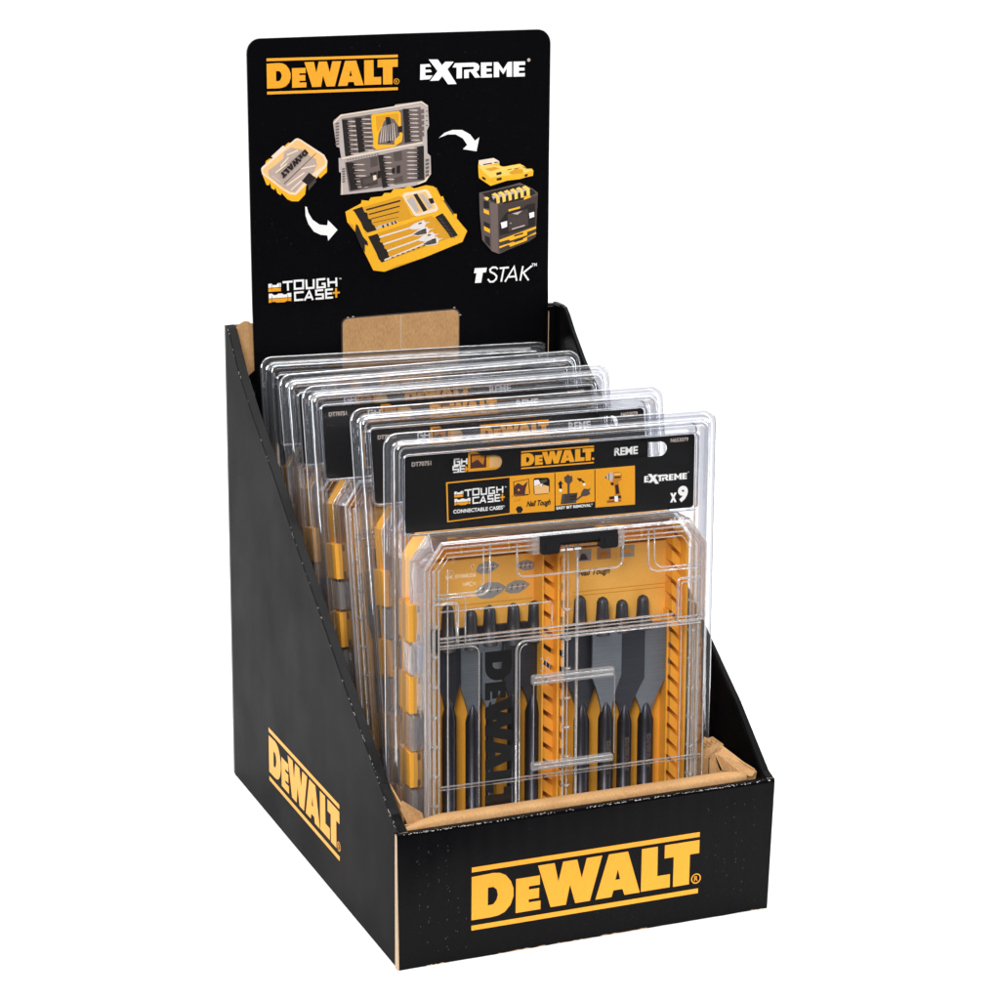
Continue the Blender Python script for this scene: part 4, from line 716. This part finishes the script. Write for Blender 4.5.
# ================================================================ one blister pack, copied for the row
U0, U1, VH = -109.6, 101.2, 303.0
def fr(u, v, w): return (u, -w, v)       # pack frame: u across, v up, w towards the viewer
CASE = [(-92.8, 12), (-92.8, 227.5), (-83, 241.3), (73.2, 241.3), (83.2, 227.5), (83.2, 12)]
def inset(poly, d):
    P = [Vector(p) for p in poly]; n = len(P); out = []; area = sum(P[i].x*P[(i+1) % n].y-P[(i+1) % n].x*P[i].y for i in range(n)); sg = 1 if area > 0 else -1
    for i in range(n):
        a = (P[i]-P[i-1]).normalized(); b = (P[(i+1) % n]-P[i]).normalized(); n1 = Vector((-a.y, a.x))*sg; n2 = Vector((-b.y, b.x))*sg
        m = (n1+n2).normalized(); out.append(tuple(P[i]+m*d/max(.3, m.dot(n1))))
    return out
def make_pack():
    root = empty('blister_pack')
    # --- shell
    sh = MB()
    def ring(o, w): return [fr(p, q, w) for p, q in rrect(U0+o, 7+o, U1-o, VH-o, max(2., 8.-o*.5), 5)]
    prof = [(.2, -1.0), (0, -.2), (.2, .7), (1.1, 1.0), (2.2, .4)]
    sh.loft([ring(o, w) for o, w in prof], 'clear_rim')
    sh.loft([ring(o, w) for o, w in ((2.2, .4), (4.6, .3), (5.4, 2.2))], 'clear_shell')
    sh.loft([ring(o, w) for o, w in ((5.4, 2.2), (6.0, 3.6), (7.2, 4.3), (8.4, 3.9), (9.2, 2.6))], 'clear_rim')
    sh.loft([ring(o, w) for o, w in ((9.2, 2.6), (10.2, 2.0), (11.2, 3.0), (12, 2.8))], 'clear_shell')
    # rear half of the clamshell
    sh.loft([ring(o, w) for o, w in ((3, -1.2), (7, -1.6), (8.5, -7), (9.5, -9.5), (13, -10))], 'clear_shell')
    sh.tube([fr(p, q, -8.6) for p, q in rrect(U0+8.7, 15.7, U1-8.7, VH-8.7, 5, 4)], .55, 'clear_rim', 5, closed=True)
    # front face with window for the bulge over the case
    face = rrect(U0+12, 19, U1-12, VH-12, 3, 4); big = inset(CASE, -2.2); hole = [(p, max(q, 21)) for p, q in big]
    sh.flat(face, lambda p, q: fr(p, q, 2.8), 'clear_front', [list(reversed(hole))])
    b0 = [fr(p, max(q, 21), 2.8) for p, q in big]; b1 = [fr(p, max(q, 21), 23.5) for p, q in inset(CASE, -1.6)]; b2 = [fr(p, max(q, 21), 25.2) for p, q in inset(CASE, -.2)]
    sh.loft([b0, b1], 'clear_shell', False); sh.loft([b1, b2], 'clear_bar', False); sh.flat([(p, max(q, 21)) for p, q in inset(CASE, -.2)], lambda p, q: fr(p, q, 25.2), 'clear_front')
    for pl, w, r in ((inset(CASE, -2.2), 3.0, .5), (inset(CASE, -1.0), 24.6, .35)): sh.tube([fr(p, max(q, 21), w) for p, q in pl], r, 'clear_bar', 5, closed=True)
    # raised frame round the card and the rim of the two hanging slots
    sh.tube([fr(p, q, 3.4) for p, q in rrect(-98.8, 243.2, 88.0, 290.2, 3, 4)], .8, 'clear_rim', 6, closed=True)
    sh.build('shell', root)
    # --- printed card
    ca = MB()
    slotL = rrect(-72, 277.6, -37.2, 283.8, 3.0, 4)
    def slot(x0, x1, z0, cx):
        h = 4.4; P = [(x0+h*(1-math.cos(a)), z0+h-h*math.sin(a)) for a in [i*math.pi/8 for i in range(0, 5)]][::-1]
        out = [(x0+h, z0), (x1-h, z0)]+[(x1-h+h*math.sin(a), z0+h-h*math.cos(a)) for a in [i*math.pi/8 for i in range(1, 8)]]+[(x1-h, z0+2*h), (cx+6, z0+2*h+.1)]
        out += [(cx+4.8*math.cos(a), z0+2*h+.2+2.6*math.sin(a)) for a in [i*math.pi/6 for i in range(0, 7)]]
        out += [(cx-6, z0+2*h+.1), (x0+h, z0+2*h)]+[(x0+h-h*math.sin(a), z0+h+h*math.cos(a)) for a in [i*math.pi/8 for i in range(1, 8)]]
        return out
    SL = slot(-72.0, -37.2, 277.2, -55.5); SR = slot(33.3, 68.5, 277.2, 51.0)
    outer = rrect(-97.5, 244.2, 86.7, 289.2, 2, 3)
    ca.prism(outer, fr, .6, 1.2, 'k', holes=[SL, SR])
    z = [0]
    def cf(p, q, e=0.): return fr(p, q, 1.24+z[0]+e)
    for k, Lp in CARD_ART: z[0] += .004; ca.flat(Lp, cf, k)
    z[0] += .01
    word_logo(ca, lambda u, v: cf(-25.5+u*46.2, 276.3+v*10.6), 'Y', ring=False)
    ca.flat([(20.2+.8*math.cos(a), 279.0+.8*math.sin(a)) for a in [i*math.pi/4 for i in range(8)]], cf, 'Y')
    tough_logo(ca, (-67.1, 258.0, -35.6, 267.2), cf, .85)
    put_text(ca, 'CONNECTABLE CASES*', (-67.7, 253.4, -35.6, 255.8), cf, 'w', .03)
    put_text(ca, 'Nail Tough', (-22.0, 252.6, -6.6, 257.0), cf, 'K', .035, .35)
    put_text(ca, '6.35mm', (-31.2, 260.2, -24.4, 261.6), cf, 'Od', .0); put_text(ca, '1/4"', (-29.4, 257.3, -25.2, 258.9), cf, 'Od', .0)
    put_text(ca, 'EASY BIT REMOVAL*', (-3.0, 250.3, 20.4, 252.2), cf, 'w', .04)
    extreme_logo(ca, (53.6, 260.6, 81.8, 267.0), cf)
    put_text(ca, 'x', (70.9, 248.4, 75.3, 254.2), cf, 'w', .05); put_text(ca, '9', (76.0, 248.0, 82.7, 258.0), cf, 'w', .05)
    put_text(ca, 'DT70751', (-93.0, 283.0, -81.2, 285.6), cf, 'L2', .02); put_text(ca, 'N653079', (70.6, 285.0, 82.2, 287.4), cf, 'L2', .02)
    # second card seen through the slots
    ca.prism(rrect(-76, 272, -32, 288.6, 2, 3), fr, -2.0, -1.6, 'k'); ca.prism(rrect(29, 272, 57.2, 288.6, 2, 3), fr, -2.0, -1.6, 'k')
    g = lambda p, q, e=0.: fr(p, q, -1.58+e)
    ca.flat([(-57.4, 272.5), (-33, 272.5), (-33, 288), (-57.4, 288)], g, 'Y')
    ca.flat([(-56, 278.4), (-46.0, 278.4), (-46.0, 286.8), (-56, 286.8)], lambda p, q: g(p, q, .01), 'P')
    ca.flat([(-55, 281.8), (-51.5, 283.5), (-48, 280), (-46.8, 285.8), (-55, 285.8)], lambda p, q: g(p, q, .02), 'Od')
    ca.flat([(-44, 278), (-36, 278), (-36, 286), (-44, 286)], lambda p, q: g(p, q, .01), 'O')
    def sub(strokes, x, zz, s): 
        for st in strokes: stroke(ca, [(x+a*s, zz+b*s) for a, b in st], .95, lambda p, q: g(p, q, .02), 'w')
    sub([[(0, 1), (-.9, 1), (-.9, 0), (0, 0), (0, .55), (-.5, .55)], [(.35, 0), (.35, 1)], [(1.25, 0), (1.25, 1)], [(.35, .5), (1.25, .5)]], -62.6, 281.2, 3.5)
    sub([[(-.9, 0), (0, 0), (0, .5), (-.9, .5), (-.9, 1), (0, 1)], [(1.2, 1), (.35, 1), (.35, 0), (1.2, 0)], [(.35, .5), (1.1, .5)]], -63.4, 276.9, 3.5)
    put_text(ca, '+', (-60.0, 276.8, -57.0, 280.0), lambda p, q: g(p, q, .02), 'Y', .05)
    put_text(ca, 'REME', (35.2, 279.0, 50.6, 283.8), lambda p, q: g(p, q, .02), 'w', .035)
    ca.build('printed_card', root)
    # --- the tool case
    cs = MB(); YP = 'yellow_plastic'
    inn = inset(CASE, 2.4)
    cs.prism(CASE, fr, -17, -14.8, YP)
    n = len(CASE)
    for (A, B) in ((CASE, inn),):
        for i in range(n):
            j = (i+1) % n
            a, b, c, d = A[i], A[j], B[j], B[i]
            cs.mesh([fr(*a, -14.8), fr(*b, -14.8), fr(*b, 1.6), fr(*a, 1.6), fr(*d, -14.8), fr(*c, -14.8), fr(*c, 1.6), fr(*d, 1.6)], [(0, 1, 2, 3), (4, 5, 6, 7), (3, 2, 6, 7)], YP)
    cs.prism([(-11.4, 12), (-11.4, 238), (-10.4, 238), (-10.4, 12)], fr, -14.8, 1, YP); cs.prism([(-2.6, 12), (-2.6, 238), (-1.2, 238), (-1.2, 12)], fr, -14.8, 3.4, YP)
    for k in range(17):       # slanted ribs of the two racks, short teeth in the middle slot
        v = 62+k*10.2
        for (ua, ub) in ((-10.4, -2.6), (75.2, 80.6)):
            cs.prism([(ua, v+6), (ub, v), (ub, v+7.2), (ua, v+13.2)], fr, -14.8, -2.2 if k % 2 else -3.0, YP)
        cs.prism([(1.2, v), (3.6, v), (3.6, v+5.2), (1.2, v+5.2)], fr, -10, 0, YP)
        cs.prism([(80.7, v-2), (82.4, v-2), (82.4, v+2), (80.7, v+2)], fr, 1.6, 3.0, YP)
    cs.prism([(74.2, 12), (75.2, 12), (75.2, 180), (74.2, 180)], fr, -14.8, -6, YP)
    cs.prism([(81.0, 12), (82.6, 12), (82.6, 226), (81.0, 226)], fr, 1.4, 4.0, YP)
    cs.prism([(-84, 224.5), (74, 224.5), (74, 226), (-84, 226)], fr, -14.8, -9, YP)
    for u in (-60, -30, 0, 30, 56): cs.prism([(u, 226), (u+1.5, 226), (u+1.5, 236), (u, 236)], fr, -14.8, -7, YP)
    for (va, vb) in ((181, 203), (138, 160), (93, 114), (48, 70)):        # hinge knuckles, front and side
        cs.prism([(-97.2, va), (-89.6, va), (-89.6, vb), (-97.2, vb)], fr, -11, 7.4, YP)
        cs.prism([(-92.3, vb-4.5), (-90.6, vb-4.5), (-90.6, vb-.6), (-92.3, vb-.6)], fr, 7.4, 7.6, 'K2')
        cs.prism([(-92.3, va+.6), (-90.6, va+.6), (-90.6, va+4.5), (-92.3, va+4.5)], fr, 7.4, 7.6, 'K2')
    case = cs.build('tool_case', root, bevel=.35)
    # printed sheet under the lid
    ps = MB(); ps.prism([(-75, 176), (79, 176), (79, 222), (-75, 222)], fr, -12.4, -12, 'sheet_yellow')
    pf = lambda p, q: fr(p+4.2, q-2.6, -11.97); pf2 = lambda p, q: fr(p+4.2, q-2.6, -11.94)
    def leaf(u, v, s, mir=1): ps.flat([(u+mir*a*s, v+b*s) for a, b in ((-1, -.25), (-.8, .25), (-.2, .5), (.5, .42), (1, .1), (.7, -.2), (.1, -.5), (-.6, -.48))], pf, 'sheet_grey')
    leaf(-45, 218.5, 7.5); leaf(-43, 204.5, 10); leaf(-21, 217.5, 6.5, -1); leaf(-26, 205, 8)
    for u, m_ in ((17, 'sheet_grey'), (30, 'sheet_brown'), (45.5, 'sheet_grey')): ps.flat([(u-4.6, 216.5), (u+4.6, 216.5), (u+4.6, 223.8), (u-4.6, 223.8)], pf, m_)
    ps.flat([(41.5, 219), (50, 219), (46, 222.6)], pf2, 'Yd')
    put_text(ps, 'Nail Tough', (13.0, 206.2, 34.2, 211.4), pf2, 'K', .03, .35)
    for (u, v, sx) in ((-45, 218.5, 7), (-43, 204.5, 9.5), (-21, 217.5, 6), (-26, 205, 7.5)):
        for k in range(7):
            a = u-sx*.8+k*sx*.24; ps.flat([(a, v-1.6), (a+.5, v-1.7), (a+1.1, v+1.5), (a+.6, v+1.7)], pf2, 'K2' if k % 2 else 'g1')
        ps.flat([(u-sx*.8, v-.3), (u+sx*.8, v-.1), (u+sx*.7, v+.4), (u-sx*.7, v+.2)], pf2, 'L')
    for u in (17, 30): ps.flat([(u-3.4, 217.2), (u+2.6, 217.2), (u+1, 220.6), (u-1.6, 221.4)], pf2, 'K2' if u == 17 else 'Od')
    for (u0, u1, q) in ((-74, -16, 196.8), (10, 72, 197.6), (10, 72, 195.2)): ps.flat([(u0, q), (u1, q), (u1, q+.5), (u0, q+.5)], pf2, 'Yd')
    ps.build('printed_sheet', case)
    # spade bits
    hb = MB(); hb.prism(rrect(-77, 168, -15, 181, 2, 3), fr, -13, -9.5, 'holder'); hb.prism(rrect(6, 168, 66, 174, 2, 3), fr, -13, -9.5, 'holder'); hb.build('bit_holder', case)
    #       centre, half width, shoulder v, taper end v, nub u, nub top, shank r, w, light?
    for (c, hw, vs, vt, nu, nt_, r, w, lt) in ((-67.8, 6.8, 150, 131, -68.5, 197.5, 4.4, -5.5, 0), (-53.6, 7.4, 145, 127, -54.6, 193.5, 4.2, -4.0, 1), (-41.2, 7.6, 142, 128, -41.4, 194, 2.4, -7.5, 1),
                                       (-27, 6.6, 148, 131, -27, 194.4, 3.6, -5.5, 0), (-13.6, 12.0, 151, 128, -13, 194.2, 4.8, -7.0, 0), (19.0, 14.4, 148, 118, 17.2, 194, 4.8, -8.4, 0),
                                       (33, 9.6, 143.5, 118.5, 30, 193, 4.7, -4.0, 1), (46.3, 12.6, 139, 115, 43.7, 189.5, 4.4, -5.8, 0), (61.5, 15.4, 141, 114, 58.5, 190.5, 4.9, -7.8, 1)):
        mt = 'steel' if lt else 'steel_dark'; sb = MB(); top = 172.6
        P = [(c-hw+2.2, top), (c+hw-2.2, top), (c+hw, top-2.2), (c+hw, vs)]
        P += [(c+r*.6+(hw-r*.6)*(1-t)**1.5, vs+(vt-vs)*t) for t in (.25, .5, .75, 1)]+[(c-r*.6-(hw-r*.6)*(1-t)**1.5, vs+(vt-vs)*t) for t in (1, .75, .5, .25)]
        P += [(c-hw, vs), (c-hw, top-2.2)]
        sb.prism(P, fr, w-.9, w+.9, mt)
        sb.tube([fr(c, 14, w), fr(c, vt-2, w), fr(c, vt+6, w), fr(c, vt+10, w)], [r, r, r*.5, .3], 'shank', 14)
        if c in (46.3, 61.5, 33): word_logo(sb, lambda u, v: fr(c-2.2+v*4.4, 104-u*22, w+r+.05), 'g3', bars=False, ring=False)
        sb.tube([fr(nu, top-3, w), fr(nu, nt_-10, w), fr(nu, nt_-3, w), fr(nu, nt_-1.1, w), fr(nu, nt_, w)], [4.8, 3.8, 3.5, 2.6, .8], 'holder', 14)
        sb.build('spade_bit', case)
    # clear lid
    ld = MB(); lf = 'clear_lid'
    L0 = [fr(p, q, 1.8) for p, q in CASE]; L1 = [fr(p, q, 19.5) for p, q in inset(CASE, .3)]; L2 = [fr(p, q, 22) for p, q in inset(CASE, 2.6)]
    ld.loft([L0, L1], lf, False); ld.loft([L1, L2], 'clear_lid', False)
    ld.flat(inset(CASE, 2.6), lambda p, q: fr(p, q, 22), lf)
    ld.loft([[fr(p, q, 20) for p, q in inset(CASE, 4.2)], [fr(p, q, 4) for p, q in inset(CASE, 5.0)]], lf, False)
    def bar(P, r, w=22.3, closed=False, n=6): ld.tube([fr(p, q, w) for p, q in P], r*1.25, 'clear_bar', n, closed=closed)
    for d, w, r in ((.2, 2.2, .6), (.4, 19.6, .45), (2.6, 22, .5), (5.6, 22.2, .45), (8.2, 22.2, .35)): bar(inset(CASE, d), r, w, True)
    arc = lambda cx, cz, r, a0, a1, k=5: [(cx+r*math.cos(math.radians(a0+(a1-a0)*i/k)), cz+r*math.sin(math.radians(a0+(a1-a0)*i/k))) for i in range(k+1)]
    for d, r in ((0, .6), (-4, .45)):
        bar([(-57.4+4+d, 238)]+arc(-63.4+d+4, 217.5-(0 if d else 2), 6, 0, -90)+[(-86, 211.5-(0 if d else 2))], r)
        bar([(50.8-4-d, 238)]+arc(57-4-d, 221-(0 if d else 2), 6, 180, 270)+[(80.5, 215-(0 if d else 2))], r)
    bar([(-36.6, 238)]+arc(-31.6, 222.6, 5, 180, 270)+arc(25.4, 222.6, 5, 270, 360)+[(30.4, 238)], .55)
    bar([(-88, 206.3)]+arc(-76, 203.8, 2.5, 90, 0)+[(-73.4, 182)], .95); bar([(-88, 209)]+[(-70, 209), (-68.5, 207), (-68.5, 180)], .4)
    bar(rrect(66.8, 180.6, 82, 207, 2, 3), .7, closed=True); bar(rrect(69, 183, 80, 204.6, 1.5, 3), .4, closed=True)
    bar([(-84, 201.5), (-15.5, 201.2), (-14.5, 200), (-14.5, 186)], .45); bar([(-84, 185.6), (64, 185.8)], .6); bar([(-84, 181.0), (84, 181.0)], .55); bar([(-84, 183.4), (84, 183.4)], .35)
    bar([(-36.7, 60)]+[(-36.7, 173)]+arc(-31, 173.5, 5.6, 180, 90)+[(82, 179.0)], .6); bar([(-34.6, 60), (-34.6, 172)]+arc(-30, 172.6, 4.4, 180, 90), .3)
    bar([(-84.5, 179.5)]+[(-64.5, 179.5)]+arc(-64.5, 175, 4.5, 90, 0, 3)+[(-60, 60)], .3)
    bar([(-84.8, 96.2), (84.2, 96.2)], .5); bar([(-84.8, 94.4), (84.2, 94.4)], .3)
    for u, r in ((-6.2, .55), (-3.6, .35), (2.4, .75), (-90.6, .5), (-87.4, .6), (-84.2, .45), (-78.6, .35), (70.5, .3), (76.6, .45), (79.8, .35)): bar([(u, 14), (u, 180 if u > 60 else (238 if u > -20 else 226))], r, 20.5)
    for v in (196, 178, 160, 142, 124, 106, 88, 70):      # little clips and knuckle ends
        bar([(-6.6, v), (-4.4, v-1.4), (-1.6, v-.8)], .7, 20.8); bar([(-89.4, v-2), (-87.6, v-4), (-84, v-3)], .8, 20.8, n=5); bar([(75, v-3), (77.4, v-4.8), (80, v-4)], .6, 20.8)
    for (vc, th) in ((155.2, 3.0), (102.2, 2.4)):       # two moulded hanger bars
        P = rrect(-27.6, vc-th, 25.2, vc+th, 1.4, 3)
        ld.prism(P, fr, 22.4, 24.4, 'clear_bar'); ld.tube([fr(-26.4, vc+th*.45, 24.5), fr(24, vc+th*.45, 24.5)], .8, 'clear_bar', 6); ld.tube([fr(-26.4, vc-th*.5, 24.5), fr(24, vc-th*.5, 24.5)], .7, 'clear_bar', 6)
    bar([(-25.6, 152), (-25.6, 104)], .3); bar([(26.4, 152), (26.4, 104)], .35)
    ld.flat([(-25, 104.5), (26, 104.5), (26, 166), (-25, 166)], lambda p, q: fr(p, q, 22.25), 'clear_lid')
    for va, vb in ((162, 179), (116, 136), (72, 91)):     # clear knuckles of the hinge
        ld.prism([(-96.6, va), (-88.6, va), (-88.6, vb), (-96.6, vb)], fr, -4, 9, 'clear_bar'); ld.prism([(-94.6, va+2), (-90.4, va+2), (-90.4, vb-2), (-94.6, vb-2)], fr, 3, 9.3, 'clear_bar')
    for (u, v, s) in ((-77, 224, 4), (-64, 226.5, 3.4), (-76, 231, 3)):     # moulded recycling marks and small lettering
        put_text(ld, '\u2660' if False else 'o', (u-s*.4, v-s*.5, u+s*.4, v+s*.5), lambda p, q: fr(p, q, 22.2), 'clear_bar', .0)
    put_text(ld, 'UA_01068256', (-80.5, 220.2, -62, 222.8), lambda p, q: fr(p, q, 22.2), 'L', .0); put_text(ld, '>PC<', (-70, 215.2, -62, 217.8), lambda p, q: fr(p, q, 22.2), 'L', .0)
    put_text(ld, '30', (-21.4, 159.5, -15.2, 167.6), lambda p, q: fr(p, q, 22.2), 'g1', -.02)
    # black word down the lid, with its fine rules
    word_logo(ld, lambda u, v: fr(-60.3+v*24.1, 175.0-u*98.5, 22.6), 'k', bars=False, ring=False)
    for u in (-58.6, -38.2): ld.prism([(u-.4, 60), (u+.4, 60), (u+.4, 175), (u-.4, 175)], fr, 22.5, 22.6, 'k')
    ld.build('lid', case)
    # latch
    la = MB(); K_ = 'latch_black'
    la.prism([(-23.5, 236.6), (25.2, 236.6), (25.2, 241.6), (-23.5, 241.6)], fr, 14, 26.3, K_)
    la.prism(rrect(-23.4, 230.6, -11.6, 239.2, (.5, .5, 1.6, 1.6), 3), fr, 22.8, 26.9, K_); la.prism(rrect(13.8, 231.0, 25.4, 239.2, (.5, .5, 1.6, 1.6), 3), fr, 22.8, 26.9, K_)
    la.prism([(-11.6, 234.9), (13.8, 234.9), (13.8, 237.2), (-11.6, 237.2)], fr, 22.6, 25.2, K_)
    for u in (-20.6, 16.6): la.prism(rrect(u, 232.4, u+6, 237.8, .8, 2), fr, 26.9, 27.2, K_)
    la.prism([(-28.2, 231), (-23.9, 231), (-23.9, 241), (-28.2, 241)], fr, 15, 25.6, 'clear_bar'); la.prism([(25.8, 231), (30, 231), (30, 241), (25.8, 241)], fr, 15, 25.6, 'clear_bar')
    for u in (-10.5, -5.5, -.5): la.prism([(u, 230.8), (u+4, 230.8), (u+4, 232), (u, 232)], fr, 22.2, 22.9, 'w')
    la.build('latch', case, bevel=.3)
    return root
def children(o): return [c for c in bpy.data.objects if c.parent == o]
def copy_tree(o, parent=None):
    c = o.copy(); COL.objects.link(c); c.parent = parent
    for ch in children(o): copy_tree(ch, c)
    return c
proto = make_pack()
PACKS = [   # x, y, z of the foot, lean back, roll, label
    (115.3, 36.1, 3.7, .04, -.0114, 'frontmost clear blister pack, its whole card and yellow case of spade bits in view'),
    (134.0, 96.8, -.5, .2, -.0057, 'second clear blister pack from the front, directly behind the fully visible one'),
    (121.0, 150., 3.5, .2, -.004, 'third clear blister pack from the front, middle one of the row of five'),
    (123.6, 196., 2.8, .2, .006, 'fourth clear blister pack from the front, only its top rim and left edge showing'),
    (126.2, 269.5, -3.6, .2, -.0181, 'rearmost clear blister pack leaning against the header card and its kraft tab')]

for i, (x, y, z, t, roll, label) in enumerate(PACKS):
    o = proto if i == 0 else copy_tree(proto)
    o.name = 'blister_pack'
    U = Vector((math.cos(roll), 0, math.sin(roll))); V0 = Vector((-math.sin(roll), 0, math.cos(roll))); Vv = V0*math.cos(t)+Vector((0, math.sin(t), 0)); Nn = U.cross(Vv)
    o.matrix_world = Matrix(((U.x, -Nn.x, Vv.x, x*.001), (U.y, -Nn.y, Vv.y, y*.001), (U.z, -Nn.z, Vv.z, z*.001), (0, 0, 0, 1)))
    tag(o, label, 'blister pack', 'clear blister packs standing in the display box')
